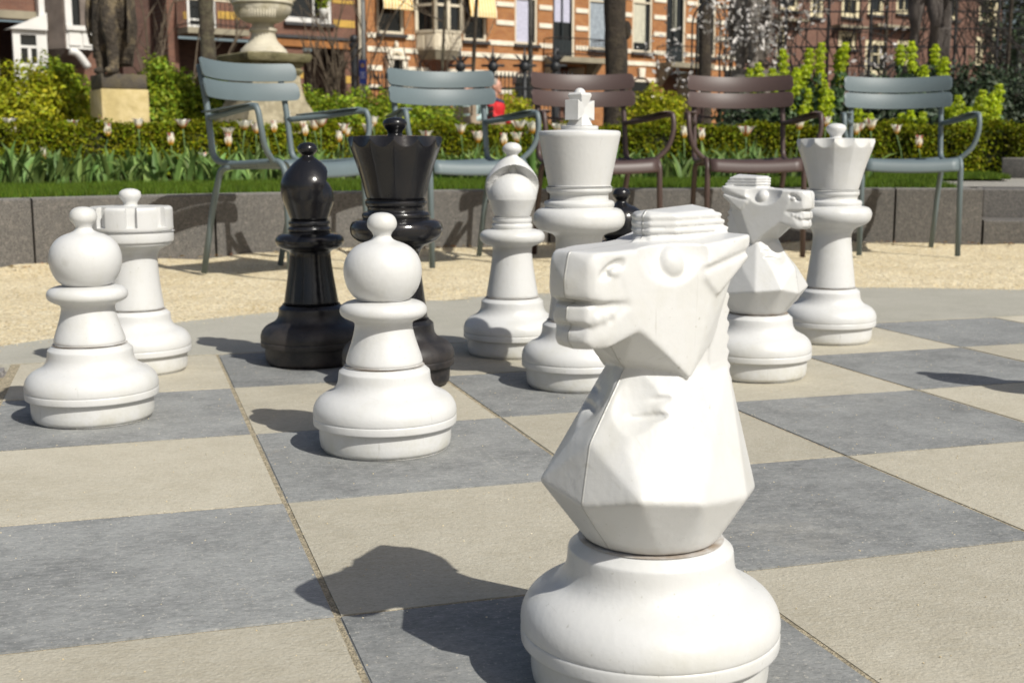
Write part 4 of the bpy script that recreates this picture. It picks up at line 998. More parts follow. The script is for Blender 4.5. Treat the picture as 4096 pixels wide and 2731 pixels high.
euphorbia('tall yellow-green euphorbia clump right of the brown chairs', [(1741, 160), (1722, 172), (1774, 172), (1798, 128), (1860, 126), (1887, 113), (1942, 113), (1928, 131), (1847, 165), (1886, 175), (1895, 205), (1820, 215), (1858, 218), (1905, 234), (1845, 256), (1829, 170), (1812, 190), (1932, 150), (1907, 222), (1816, 235)], 11.6, 41, .7)
euphorbia('yellow-green euphorbia spikes in front of the right-hand statue', [(2068, 117), (2094, 110), (2149, 117), (2170, 146), (2123, 165), (2098, 158), (2163, 160)], 11.9, 42, .8)
euphorbia('low yellow-green euphorbia clump beside the yew bush', [(2258, 222), (2295, 208), (2280, 230), (2285, 254), (2247, 244), (2201, 234), (2183, 252), (2223, 260), (2178, 262), (2190, 275)], 10.9, 43, .75)
euphorbia('low euphorbia clump under the seat back of the right-hand chair', [(2092, 268), (1971, 262), (1997, 276), (2070, 275), (2120, 272), (1958, 274)], 10.8, 44, .8)

# ------------------------------------------------------------------ statues and vase
def statue_mesh(kind):
    mb = MB()
    if kind == 'draped':
        # skirt: lofted folds from hip to hem, weight on one leg
        n = 72; rows = 26; v = []; f = []
        for i in range(rows + 1):
            t = i / rows; w_ = .160 + .050 * t + .02 * math.sin(PI * t); dp = .145 + .010 * t; cx0 = .05 * math.sin(PI * t) - .03 * t
            for k in range(n):
                a = 2 * PI * k / n; fold = 1 + (.13 * math.sin(a * 8 + t * 4.5) + .07 * math.sin(a * 15 - t * 6)) * (1 - .6 * t)
                hem = .10 + .46 * max(0, math.cos(a + 1.15)) ** 1.3; z = hem + (1.04 - hem) * t
                v.append((cx0 + w_ * math.cos(a) * fold, dp * math.sin(a) * fold, z))
        for i in range(rows):
            for k in range(n): f.append((i * n + k, i * n + (k + 1) % n, (i + 1) * n + (k + 1) % n, (i + 1) * n + k))
        f += [tuple(range(n - 1, -1, -1)), tuple(rows * n + k for k in range(n))]; mb.add(v, f)
        # leg showing through the cloth, diagonal swags
        mb.tube(bez([(.085, -.215, .02), (.075, -.20, .28), (.055, -.215, .52), (.02, -.13, .95)], 4), [.058, .062, .066, .068, .068, .072, .076, .080, .085, .09, .095, .10, .10], 14)
        mb.ball((.09, -.27, .035), (.05, .11, .045), 14)
        mb.ball((-.10, -.20, .035), (.05, .10, .045), 14)
        mb.tube(bez([(-.11, -.13, .04), (-.12, -.15, .45), (-.10, -.08, .95)], 4), [.06, .065, .07, .075, .08, .085, .09, .1, .1], 12)
        for j in range(7):
            a = j * .055; mb.tube(bez([(.20 - a * .3, -.10 - .02 * j, 1.02 - a), (.04, -.245 + .015 * j, .86 - a * 1.25), (-.16, -.17, .52 - a * .9), (-.24, -.06, .34 - a * .4)], 6), .026, 8)
        # hanging cloth at the sides
        for s, x0 in ((1, .23), (-1, -.25)):
            for j in range(5): mb.tube(bez([(x0 - s * .02 * j, -.10 + .045 * j, 1.02), (x0 + s * .03 - s * .02 * j, -.14 + .05 * j, .62), (x0 - s * .015 * j, -.12 + .05 * j, .34 + .07 * j)], 4), .022, 8)
    elif kind == 'nude':
        # standing leg and bent leg
        mb.tube(bez([(-.10, .0, .03), (-.105, .01, .10), (-.10, .03, .28), (-.10, -.01, .46), (-.105, -.01, .60), (-.095, .0, .92)], 4), [.050, .045, .042, .044, .050, .056, .062, .066, .064, .058, .056, .058, .062, .066, .072, .080, .088, .096, .10, .104, .106], 16)
        mb.tube(bez([(.13, .12, .05), (.13, .08, .12), (.125, .02, .30), (.115, -.10, .48), (.11, -.08, .62), (.09, .0, .92)], 4), [.046, .042, .042, .046, .054, .060, .062, .062, .058, .056, .056, .060, .066, .070, .076, .082, .090, .096, .10, .104, .106], 16)
        mb.ball((-.10, -.07, .035), (.045, .11, .035), 14); mb.ball((.13, .06, .045), (.045, .11, .04), 14)
        mb.ball((0, .01, .93), (.18, .13, .15), 20)
        for j in range(4): mb.tube(bez([(.16, -.02, .98), (.26 + .02 * j, -.05 + .02 * j, .84 - .02 * j), (.36 - .03 * j, -.03, .92 + .02 * j), (.42, .03 - .01 * j, 1.08)], 5), .032, 8)
        for j in range(3): mb.tube(bez([(.22 + .03 * j, .10, .95), (.27 + .02 * j, .12, .5), (.22 + .04 * j, .10, .05)], 4), .045, 8)
        mb.hull([(x, y, z) for x in (.13, .33) for y in (.06, .18) for z in (-.01, .45)])
    # torso, shoulders, neck, head, arms
    mb.tube(bez([(-.01, 0, .92), (-.015, .0, 1.08), (0, .0, 1.24), (.0, .01, 1.40)], 4), [.165, .155, .145, .14, .14, .15, .16, .165, .17, .168, .16, .13, .08], 20)
    for s in (-1, 1):
        mb.ball((s * .175, .01, 1.37), .075, 14)
        mb.tube(bez([(s * .185, .01, 1.36), (s * .25, -.03, 1.14), (s * .16, -.20, 1.02 if s > 0 else 1.10)], 5), [.058, .055, .052, .05, .048, .044, .042, .040, .038, .036, .034], 12)
        mb.ball((s * .15, -.22, 1.02 if s > 0 else 1.10), (.04, .055, .04), 12)
        for q in range(4): mb.tube([(s * (.13 + .015 * q), -.25, 1.02 if s > 0 else 1.10), (s * (.12 + .015 * q), -.30, (1.02 if s > 0 else 1.10) - .02)], .011, 6)
    mb.tube([(0, .01, 1.38), (0, -.005, 1.52)], [.062, .056], 12); mb.ball((0, -.01, 1.60), (.078, .095, .115), 20)
    mb.hull([(0, -.118, 1.59), (.014, -.098, 1.575), (-.014, -.098, 1.575), (0, -.09, 1.625)]); mb.ball((0, .02, 1.635), (.086, .095, .10), 16)
    for s in (-1, 1): mb.ball((s * .078, 0, 1.595), (.012, .02, .03), 8)
    if kind == 'draped':
        for j in range(6): mb.tube(bez([(-.17, -.03, 1.38 - .03 * j), (.0, -.165 + .004 * j, 1.20 - .05 * j), (.17, -.05, 1.10 - .04 * j)], 6), .022, 8)
    return mb
def statue(label, x, d, ybase, kind, mat, rz, parts, scale=1.0, frot=0):
    z0 = zpx(ybase, d); p = basep(x, d, GZ); t = thing('stone_statue', label, 'statue', p, rz)
    mb = statue_mesh(kind); o = mb.obj('figure', mat, t); o.parent = None; remesh(o, .010, 2); o.parent = t
    o.location = (0, 0, z0 - GZ); o.scale = (scale,) * 3; o.rotation_euler = (0, 0, frot)
    parts(t, z0 - GZ); return t
yaw_face = -YAW
def plinthL(t, h):
    w_ = .437
    MB().box((0, 0, h - .070), (w_, w_, .14)).obj('cap_block', CAPSTONE, t, bevel=.012)
    MB().box((0, 0, (h - .143) / 2), (w_ + .02, w_ + .02, h - .143)).obj('pedestal', PLINTH, t, bevel=.010)
statue('dark weathered statue of a draped standing figure on a sandstone plinth at left', 280, 12.2, 176, 'draped', STATUE, yaw_face + R(32), plinthL, .86, R(-48))
def plinthR(t, h):
    MB().box((0, 0, h - .05), (.55, .45, .10)).obj('base_slab', STATUE_DK, t, bevel=.015)
    MB().box((0, 0, (h - .103) / 2), (.62, .52, h - .103)).obj('pedestal', STATUE_DK, t, bevel=.012)
statue('dark stone statue of a striding nude figure behind the right-hand chair', 2108, 17.0, 158, 'nude', STATUE_DK, yaw_face - .1, plinthR, 1.12)
def plinthC(t, h):
    MB().lathe([(.33, 0), (.33, h - .25), (.36, h - .22), (.36, h - .1), (.33, h - .06), (.34, h), (0, h)], 24).obj('pedestal', STATUE_G, t, auto=40)
statue('grey stone draped statue behind white blossom above the brown chair', 1722, 16.0, 168, 'draped', STATUE_G, yaw_face - .5, plinthC, 1.0)

def vase():
    d = 12.5; k = PXK / FPX * d; p = basep(613, d, GZ); t = thing('stone_vase', 'large pale stone garden vase on a mossy flared pedestal', 'vase', p, yaw_face)
    Z = lambda y: zpx(y, d) - GZ
    # pedestal: square, flared foot, mossy cap
    def sq(rows):
        mb = MB(); v = []; f = []
        for hw, z in rows: v += [(a * hw, b * hw, z) for a, b in ((-1, -1), (1, -1), (1, 1), (-1, 1))]
        for i in range(len(rows) - 1):
            for q in range(4): f.append((i * 4 + q, i * 4 + (q + 1) % 4, (i + 1) * 4 + (q + 1) % 4, (i + 1) * 4 + q))
        f += [(3, 2, 1, 0), tuple((len(rows) - 1) * 4 + q for q in range(4))]; return mb.add(v, f)
    rows = [(127 * k * .72, 0), (127 * k * .72, Z(292))] + [(k * .72 * hw, Z(y)) for y, hw in ((286, 126), (270, 117), (250, 104), (235, 94), (215, 87), (195, 83), (176, 82))]
    ped = sq(rows).obj('pedestal', PED, t, auto=30); ped.rotation_euler = (0, 0, R(38))
    cap = sq([(k * .72 * hw, Z(y)) for y, hw in ((176, 86), (168, 90), (162, 84), (158, 90), (150, 92), (149, 104), (141, 110), (134, 110), (131, 104))]).obj('cap_slab', MOSS, t, auto=30); cap.rotation_euler = (0, 0, R(38))
    for s in (0, 1):
        for j in range(5):                                    # carved swag on the pedestal faces
            pass
    pr = [(0, Z(131)), (50 * k, Z(131)), (50 * k, Z(119)), (47 * k, Z(117)), (43 * k, Z(112)), (35 * k, Z(105)), (30 * k, Z(96)), (27 * k, Z(86)), (28 * k, Z(82)), (31 * k, Z(80)), (31 * k, Z(75)), (27 * k, Z(72)), (24 * k, Z(66)),
          (27 * k, Z(62)), (43 * k, Z(57)), (55 * k, Z(47)), (63 * k, Z(34)), (65 * k, Z(24)), (67 * k, Z(22)), (69 * k, Z(20)), (68 * k, Z(16)), (62 * k, Z(14)), (61 * k, Z(8)), (62 * k, Z(-20)), (60 * k, Z(-60)), (56 * k, Z(-90)), (60 * k, Z(-105)), (72 * k, Z(-118)), (74 * k, Z(-124)), (66 * k, Z(-126)), (50 * k, Z(-110)), (0, Z(-108))]
    z_a, z_b = Z(58), Z(26)
    def fn(r, th, z, i):
        if z_a < z < z_b: return r * (1 + .030 * abs(math.sin(th * 9)) * math.sin(PI * (z - z_a) / (z_b - z_a)))
        return r
    MB().lathe(dense(pr, 3), 108, fn=fn).obj('vase_body', VASE, t, auto=50)
    for j in range(14):                                       # relief leaves on the bowl
        a = -2.3 + j * .105; q = Vector((math.cos(a), math.sin(a), 0)); rr = 60 * k
        MB().ball((q.x * rr, q.y * rr, Z(39)), (.018, .018, .075), 10, Matrix.Rotation(a, 3, 'Z')).obj('relief_leaf', VASE, t, True)
    for s in (-1, 1): MB().tube(_old_bez([(s * 62 * k, 0, Z(16)), (s * 76 * k, 0, Z(2)), (s * 74 * k, 0, Z(-25)), (s * 61 * k, 0, Z(-34))], 6), .022, 8).obj('handle', VASE, t, True)
vase()

# ------------------------------------------------------------------ trees
def limb_tree(name, label, x, d, width_px, mat, h, seed, lean=0.0, limbs=7, blossom=0, knob=None, twig=TWIG, first=.45, ln=2.0, z0=None):
    q = random.Random(seed); r = np.random.default_rng(seed); p = basep(x, d, GZ); t = thing(name, label, 'tree', p)
    w_ = width_px * PXK / FPX * d / 2; mb = MB(); u = RTH
    path = [Vector((0, 0, -.05)) + u * 0] ; n = 9
    for i in range(1, n + 1):
        k = i / n; path.append(u * (lean * k * h) + Vector((q.uniform(-.03, .03) * w_ * 4, q.uniform(-.03, .03) * w_ * 4, h * k)))
    rad = [w_ * (1.35 if i == 0 else 1.08 if i == 1 else 1.0 - .45 * (i / n) ** 1.5) for i in range(n + 1)]
    pth = _old_bez(path, 3); rr = np.interp(np.linspace(0, n, len(pth)), range(n + 1), rad)
    mb.tube(pth, [float(a * (1 + .06 * math.sin(i * 2.1))) for i, a in enumerate(rr)], 14)
    if knob: mb.ball(u * (w_ * .95) + Vector((0, 0, zpx(knob, d) - GZ)), (w_ * .4, w_ * .4, w_ * .8), 10)
    mb.obj('trunk', mat, t, True)
    tips = []; lb = MB()
    def grow(b, dr, L, rd, lev):
        pts = [b]; dd = dr.normalized()
        for i in range(4):
            dd = (dd + Vector((q.uniform(-.25, .25), q.uniform(-.25, .25), q.uniform(-.05, .22)))).normalized(); pts.append(pts[-1] + dd * L / 4)
        lb.tube(pts, [rd, rd * .85, rd * .7, rd * .55, rd * .35], 6 if lev < 2 else 4, False)
        for i in (1, 2, 3, 4):
            tips.append(pts[i])
            if lev < 3:
                for _ in range(2 if lev < 2 else 1):
                    grow(pts[i], dd + Vector((q.uniform(-1, 1), q.uniform(-1, 1), q.uniform(-.2, .8))), L * .55, rd * .5, lev + 1)
    for i in range(limbs):
        k = first + (1 - first) * i / max(1, limbs - 1); b = path[min(n, int(k * n))]; a = q.uniform(0, 2 * PI)
        grow(b, Vector((math.cos(a), math.sin(a), q.uniform(.2, .9))), ln * q.uniform(.7, 1.1) * (1.2 - .5 * k), w_ * .38, 1)
    lb.obj('crown', twig, t, True)
    if blossom:
        T = np.array([[a.x, a.y, a.z] for a in tips]); P = T[r.choice(len(T), blossom)] + r.normal(0, .055, (blossom, 3)); V, F = leaf_cloud(P, r.normal(size=(blossom, 3)), (.024, .046), r, .4)
        fast_mesh('blossom', V, F, BLOSSOM, t)
    return t
limb_tree('park_tree', 'grey-brown tree trunk standing behind the turned chair', 486, 22, 36, BARK, 7.5, 61, .0, 6, first=.75)
limb_tree('park_tree', 'thick dark tree trunk rising behind the white king', 1411, 22, 54, BARK_D, 8.0, 62, -.004, 6, knob=78, first=.75, twig=TWIG_D)
limb_tree('park_tree', 'pale tree trunk cut off by the left edge', -2, 22, 26, BARK, 7.0, 63, .0, 5, first=.8)
limb_tree('park_tree', 'dark tree trunk behind the garden arch', 1616, 25, 30, BARK_D, 8.0, 64, .0, 5, first=.75, twig=TWIG_D)
limb_tree('young_tree', 'slender young tree leaning before the bay window', 1006, 24, 8, BARK, 6.0, 65, .055, 8, first=.30, ln=1.1)
limb_tree('young_tree', 'slender dark young tree right of the bay window', 1078, 24, 10, BARK_D, 6.0, 66, .05, 7, first=.5, ln=1.0, twig=TWIG_D)
limb_tree('blossom_tree', 'small tree with white blossom in front of the grey statue', 1790, 15.0, 7, BARK_D, 3.3, 67, -.03, 11, 1200, first=.22, ln=1.05, twig=TWIG_D)
limb_tree('blossom_tree', 'small tree with white blossom left of the grey statue', 1668, 15.2, 6, BARK_D, 3.4, 68, .02, 10, 1000, first=.26, ln=.95, twig=TWIG_D)
for i, (x, d, lab) in enumerate(((2300, 16.2, 'dark bare climbing tree at the right edge'), (2362, 15.6, 'dark bare tree cut off by the right edge'), (2020, 18.5, 'thin dark bare tree behind the trellis'))):
    limb_tree('bare_tree', lab, x, d, 9, BARK_D, 4.2, 70 + i, .01, 13, first=.12, ln=1.25, twig=TWIG_D)
shrub('evergreen_tree', 'dark evergreen tree beyond the trellis at the upper right corner', 'tree', basep(2345, 30, GZ), [(0, 0, 2.2, 1.1, 1.1, 1.6), (.5, .2, 4.2, 1.0, 1.0, 1.4), (-.5, 0, 3.6, .8, .8, 1.3), (.9, .3, 2.6, 1.0, 1.0, 1.6), (0, .2, 5.6, .8, .8, 1.2), (1.6, .4, 3.8, 1.0, 1.0, 2.0)], 9000, (.05, .10), YEW, 77, 7)
def twig_bush(label, x, d, n, hh, sp, seed, mat=TWIG):
    q = random.Random(seed); t = thing('bare_shrub', label, 'shrub', basep(x, d, GZ), 0, 'bare twiggy shrubs'); mb = MB()
    def br(b, dr, L, rd, lev):
        pts = [b]; dd = dr.normalized()
        for i in range(4): dd = (dd + Vector((q.uniform(-.2, .2), q.uniform(-.2, .2), .05))).normalized(); pts.append(pts[-1] + dd * L / 4)
        mb.tube(pts, [rd, rd * .85, rd * .7, rd * .5, rd * .3], 5, False)
        if lev < 3:
            for i in (1, 2, 3): br(pts[i], dd + Vector((q.uniform(-.8, .8), q.uniform(-.8, .8), .2)), L * .5, rd * .55, lev + 1)
    for i in range(n): a = q.uniform(0, 6.3); br(Vector((q.uniform(-.2, .2), q.uniform(-.2, .2), 0)), Vector((math.cos(a) * sp, math.sin(a) * sp, 1)), hh * q.uniform(.7, 1.1), .03, 1)
    mb.obj('branches', mat, t, True)
twig_bush('tall bare shrub before the dark porch, left one', 745, 27, 6, 3.0, .30, 81)
twig_bush('tall bare shrub before the dark porch, right one', 790, 26, 5, 3.2, .25, 82)
twig_bush('bare shrub against the dark house wall right of the left statue', 395, 24, 6, 3.4, .45, 83)
twig_bush('dark bare shrub at the foot of the bay window', 985, 27, 6, 2.6, .5, 84, TWIG_D)

# ------------------------------------------------------------------ trellis and arch on the right
tr = thing('garden_trellis', 'tall dark wire trellis with bare climbers behind the right-hand chairs', 'trellis', basep(1690, 18.0, GZ), -YAW)
kx = PXK / FPX * 18.0
for x in list(range(1700, 2420, 96)):
    MB().tube([((x - 1690) * kx, 0, 0), ((x - 1690) * kx, 0, 3.6)], .022, 6).obj('post', IRON, tr)
for x in range(1724, 2420, 24):
    MB().tube([((x - 1690) * kx, .01, .3), ((x - 1690) * kx, .01, 3.6)], .0055, 4).obj('wire', IRON, tr)
for y in (14, 38, 76, 116, 158, 208, 252):
    MB().tube([(0, -.01, zpx(y, 18) - GZ), (740 * kx, -.01, zpx(y, 18) - GZ)], .012, 5).obj('rail', IRON, tr)
q = random.Random(91)
for i in range(95):
    x = q.uniform(1690, 2410); pts = [Vector(((x - 1690) * kx, -.03, q.uniform(.2, 1.0)))]; dd = Vector((q.uniform(-1, 1), 0, q.uniform(.2, 1)))
    for j in range(14): dd = (dd + Vector((q.uniform(-.6, .6), q.uniform(-.15, .15), q.uniform(-.3, .45)))).normalized(); pts.append(pts[-1] + dd * .17); pts[-1].y *= .6
    MB().tube(pts, [(.017 - .0010 * j) for j in range(15)], 5, False).obj('climber', TWIG_D, tr, True)
ar = thing('garden_arch', 'slender iron rose arch above the right brown chair', 'arch', basep(1628, 18.6, GZ), -YAW)
for off in (0, .5):
    pts = [((1594 - 1628) * kx, off, 0)] + [((1594 - 1628) * kx * math.cos(PI * i / 14), off, zpx(62, 18.6) - GZ + 62 * kx * .85 * math.sin(PI * i / 14)) for i in range(15)] + [((1662 - 1628) * kx, off, 0)]
    MB().tube(pts, .014, 6).obj('hoop', IRON, ar, True)
for i in range(1, 14, 2):
    a = PI * i / 14; P_ = ((1594 - 1628) * kx * math.cos(a), zpx(62, 18.6) - GZ + 62 * kx * .85 * math.sin(a)); MB().tube([(P_[0], 0, P_[1]), (P_[0], .5, P_[1])], .006, 4).obj('cross_wire', IRON, ar)

# ------------------------------------------------------------------ houses (shared street front receding to the right)
def inv_depth(x): return (1 / 47.6) * (1 - 2.6e-4 * (x - 1249))
PA, PB = atd(832, 351, 1 / inv_depth(832)), atd(1900, 351, 1 / inv_depth(1900))
FU = (PB - PA); FU.z = 0; FU.normalize(); FN = Vector((FU.y, -FU.x, 0))
if FN.dot(CAM - PA) < 0: FN = -FN
class Facade:
    """plane through P along FU with outward normal FN; objects are children of an Empty with local X along the wall, -Y outwards, Z up"""
    def __init__(s, P): s.P = Vector((P.x, P.y, 0))
    def sz(s, x, y):
        d = ray(x, y); t = (s.P - CAM).dot(FN) / d.dot(FN); p = CAM + d * t; return (p - s.P).dot(FU), p.z
    def s_(s, x): return s.sz(x, 351)[0]
    def z_(s, x, y): return s.sz(x, y)[1]
    def root(s, name, label, cat='house'):
        o = thing(name, label, cat, s.P); o.rotation_euler = (0, 0, math.atan2(FU.y, FU.x)); return o
def wall_cells(s0, s1, z0, z1, holes, th):
    xs = sorted(set([s0, s1] + [min(max(h[k], s0), s1) for h in holes for k in (0, 1)])); zs = sorted(set([z0, z1] + [min(max(h[k], z0), z1) for h in holes for k in (2, 3)]))
    mb = MB()
    for i in range(len(xs) - 1):
        run = None
        for j in range(len(zs) - 1):
            cx_, cz = (xs[i] + xs[i + 1]) / 2, (zs[j] + zs[j + 1]) / 2
            if any(h[0] < cx_ < h[1] and h[2] < cz < h[3] for h in holes): continue
            a, b, c, e = xs[i], xs[i + 1], zs[j], zs[j + 1]
            mb.add([(a, 0, c), (b, 0, c), (b, 0, e), (a, 0, e), (a, th, c), (b, th, c), (b, th, e), (a, th, e)], [(0, 1, 2, 3), (7, 6, 5, 4), (0, 4, 5, 1), (3, 2, 6, 7), (1, 5, 6, 2), (0, 3, 7, 4)])
    return mb
def fbox(s0, s1, z0, z1, out0, out1): return MB().box(((s0 + s1) / 2, -(out0 + out1) / 2, (z0 + z1) / 2), (s1 - s0, abs(out1 - out0), z1 - z0))
def window(F, root, x0, x1, ybot, ytop, mat, fw_=.09, inside=None, mull=(), trans=(), sill=True, depth=.12, name='window', holes=None, zt=None, frame_out=.0):
    xm = (x0 + x1) / 2; s0, s1 = F.s_(x0), F.s_(x1); z0 = F.z_(xm, ybot); z1 = zt if zt else F.z_(xm, ytop)
    if holes is not None: holes.append((s0, s1, z0, z1))
    mb = MB(); g = .004
    for a, b, c, d in ((s0 + g, s0 + fw_, z0 + g, z1 - g), (s1 - fw_, s1 - g, z0 + g, z1 - g), (s0 + fw_, s1 - fw_, z0 + g, z0 + fw_), (s0 + fw_, s1 - fw_, z1 - fw_, z1 - g)):
        mb.box(((a + b) / 2, depth * .5 - frame_out, (c + d) / 2), (b - a, .08, d - c))
    for m in mull: s = s0 + (s1 - s0) * m; mb.box((s, depth * .5, (z0 + z1) / 2), (.055, .075, z1 - z0 - 2 * fw_ - .002))
    for m in trans: z = z0 + (z1 - z0) * m; mb.box(((s0 + s1) / 2, depth * .5 + .001, z), (s1 - s0 - 2 * fw_ - .002, .07, .06))
    w_ = mb.obj(name, mat, root)
    MB().box(((s0 + s1) / 2, depth * .5 + .045, (z0 + z1) / 2), (s1 - s0 - .012, .012, z1 - z0 - .012)).obj('pane', GLASS, w_)
    if inside:
        im, a, b, zc0, zc1 = inside
        mbx = MB(); n = 24; A = s0 + (s1 - s0) * a; B_ = s0 + (s1 - s0) * b; Z0 = z0 + (z1 - z0) * zc0; Z1 = z0 + (z1 - z0) * zc1; v = []; f = []
        for i in range(n + 1):
            s = A + (B_ - A) * i / n; y = depth * .5 + .030 - .008 * abs(math.sin(i * 1.3)); v += [(s, y, Z0), (s, y, Z1)]
        f = [(2 * i, 2 * i + 2, 2 * i + 3, 2 * i + 1) for i in range(n)]
        mk('curtain', v, f, im, w_)
    if sill: MB().box(((s0 + s1) / 2, -.05, z0 - .055), (s1 - s0 + .14, .20, .10)).obj('sill', SLATE, w_)
    return w_, (s0, s1, z0, z1)
F1 = Facade(PA)
# ---- orange brick terrace house
h1 = F1.root('brick_house', 'orange brick terrace house with white stone bands and striped awnings')
holes = []; SL, SRr = F1.s_(846), F1.s_(1690); ZT = 10.0
def awning(F, par, x0, x1, ylow, z1, out=.55):
    s0, s1 = F.s_(x0), F.s_(x1); z0 = F.z_((x0 + x1) / 2, ylow); v = [(s0, -.03, z1), (s1, -.03, z1), (s1, -out, z0 + .12), (s0, -out, z0 + .12), (s0, -out, z0 - .05), (s1, -out, z0 - .05)]
    v2 = [(a, b + .02, c - .02) for a, b, c in v]
    a = mk('awning', v + v2, [(0, 3, 2, 1), (3, 4, 5, 2), (6, 7, 8, 9), (9, 8, 11, 10), (0, 6, 9, 3), (1, 2, 8, 7), (3, 9, 10, 4), (2, 5, 11, 8), (4, 10, 11, 5)], AWNING, par)
    for s in (s0 + .03, s1 - .03): MB().tube([(s, -.02, z0 - .65), (s, -out + .02, z0 + .02)], .018, 5).obj('awning_arm', BEIGEP, par)
for xa, xb, yb, yl in ((871, 932, 79, 22), (1066, 1119, 95, 40)):
    w_, e = window(F1, h1, xa, xb, yb, -110, BEIGEP, .10, None, (), (), True, .14, holes=holes); awning(F1, w_, xa - 2, xb + 4, yl, e[3] - .1)
for xa, xb, yb, ins in ((1183, 1234, 103, (CURTAIN, .02, .72, .03, .97)), (1350, 1402, 115, (CURTAIN_G, .05, .95, .03, .97)), (1449, 1494, 121, (BLIND, .04, .72, .10, .60)), (1595, 1638, 131, None)):
    window(F1, h1, xa, xb, yb, -110, BEIGEP, .09, ins, (), (.50,), True, .14, holes=holes)
for xa, xb, yb, bx0, bx1, yr, ins in ((1269, 1317, 133, 1249, 1357, 93, (CURTAIN, .06, .86, .34, .97)), (1526, 1568, 146, 1506, 1604, 111, (BLIND, .42, .60, .30, .62))):
    w_, e = window(F1, h1, xa, xb, yb, -110, DKGREEN, .10, ins, (.47,), (.62,), False, .14, name='balcony_door', holes=holes)
    MB().box(((e[0] + e[1]) / 2, .055, e[2] + .36), (e[1] - e[0] - .2, .05, .60)).obj('door_panel', DKGREEN, w_)
    MB().box((e[1] - .05, .025, (e[2] + e[3]) / 2), (.10, .05, e[3] - e[2] - .02)).obj('door_jamb', BEIGEP, w_)
    s0, s1 = F1.s_(bx0), F1.s_(bx1); zf = e[2]; zr = F1.z_((bx0 + bx1) / 2, yr); out = .85
    bal = MB().box(((s0 + s1) / 2, -out / 2 - .002, zf - .12), (s1 - s0, out, .20)).obj('balcony', LINTEL, h1)
    rl = MB(); 
    for a, b in (((s0, -.03), (s0, -out)), ((s0, -out), (s1, -out)), ((s1, -out), (s1, -.03))):
        for z in (zr, zf + .08): rl.tube([(a[0], a[1], z), (b[0], b[1], z)], .022, 5)
        L_ = math.hypot(b[0] - a[0], b[1] - a[1]); nb = int(L_ / .16)
        for i in range(nb + 1): k = i / nb; rl.tube([(a[0] + (b[0] - a[0]) * k, a[1] + (b[1] - a[1]) * k, zf), (a[0] + (b[0] - a[0]) * k, a[1] + (b[1] - a[1]) * k, zr)], .012, 4)
    rl.obj('railing', IRON, bal)
    for s in (s0 + .15, s1 - .15): MB().hull([(s - .12, 0, zf - .225), (s + .12, 0, zf - .225), (s - .12, -out + .1, zf - .225), (s + .12, -out + .1, zf - .225), (s - .12, 0, zf - .95), (s + .12, 0, zf - .95)]).obj('bracket', LINTEL, bal)
    # recessed entrance under the balcony
    zd = zf - .30; holes.append((s0 + .35, s1 - .35, GZ, zd))
    fr = fbox(s0 + .36, s1 - .36, GZ, zd - .01, -1.02, -.98).obj('entrance', BR_BROWN, h1)
    MB().box(((s0 + s1) / 2 - .3, .95, GZ + 1.2), (1.0, .06, 2.4)).obj('front_door', DKGREEN, fr)
    for s in (s0 + .352, s1 - .352): MB().box((s, .5, (GZ + zd) / 2), (.02, .96, zd - GZ - .02)).obj('reveal', BEIGEP, fr)
# arched basement windows
for xa, xb, yt, yb in ((1182, 1220, 168, 226), (1446, 1490, 181, 256)):
    s0, s1 = F1.s_(xa), F1.s_(xb); z1 = F1.z_((xa + xb) / 2, yt); z0 = max(GZ + .05, F1.z_((xa + xb) / 2, yb)); r_ = (s1 - s0) / 2; sc_ = (s0 + s1) / 2
    holes.append((s0, s1, z0, z1 - r_))
    n = 10
    for sg in (-1, 1):                                        # brick spandrels make the arch
        pass
    mb = MB(); v = [(sc_ + r_ * math.cos(PI * i / 16), -.012, z1 - r_ + r_ * math.sin(PI * i / 16)) for i in range(17)]; c0 = len(v); v.append((sc_, -.012, z1 - r_)); 
    a_ = mk('arched_window', v, [(i, c0, i + 1) for i in range(16)], GLASS, h1)
    arch = MB(); arch.tube([(sc_ + (r_ + .04) * math.cos(PI * i / 16), -.02, z1 - r_ + (r_ + .04) * math.sin(PI * i / 16)) for i in range(17)], .06, 6); arch.obj('arch_rim', BR_DARK, a_)
    MB().box((sc_, .10, (z0 + z1 - r_) / 2), (s1 - s0, .02, z1 - r_ - z0)).obj('pane', GLASS, a_)
    for m in (.33, .66): MB().box((s0 + (s1 - s0) * m, .07, (z0 + z1 - r_) / 2), (.04, .03, z1 - r_ - z0)).obj('glazing_bar', DKGREEN, a_)
    MB().hull([(sc_ + a * .13, -b, z1 + c) for a, c in ((-1, .04), (1, .04), (-1.3, .42), (1.3, .42)) for b in (.005, .14)]).obj('keystone', BANDW, a_)
# bay window
s0, s1 = F1.s_(958), F1.s_(1053); zb0, zb1 = F1.z_(1005, 119), F1.z_(1005, 80); sm_ = (s0 + s1) / 2; hw_ = (s1 - s0) / 2; O = .75
bay = thing('bay', '', ''); bpy.data.objects.remove(bay)
def bay_ring(z, k=1.0, oo=O): return [(sm_ - hw_ * k, 0, z), (sm_ - hw_ * k * .62, -oo * k, z), (sm_ + hw_ * k * .62, -oo * k, z), (sm_ + hw_ * k, 0, z)]
bw = MB().hull(bay_ring(zb0) + bay_ring(zb1)).obj('bay_window', BEIGEP, h1)
MB().hull(bay_ring(zb0 - .004, .98) + bay_ring(F1.z_(1005, 140), .78) ).obj('bay_corbel', LINTEL, bw)
MB().hull(bay_ring(F1.z_(1005, 140) - .004, .77) + bay_ring(F1.z_(1005, 168), .30, O * .6)).obj('bay_corbel', BR_BROWN, bw)
MB().hull(bay_ring(zb1 + .004, 1.04) + bay_ring(zb1 + .09, 1.04)).obj('bay_sill', BEIGEP, bw)
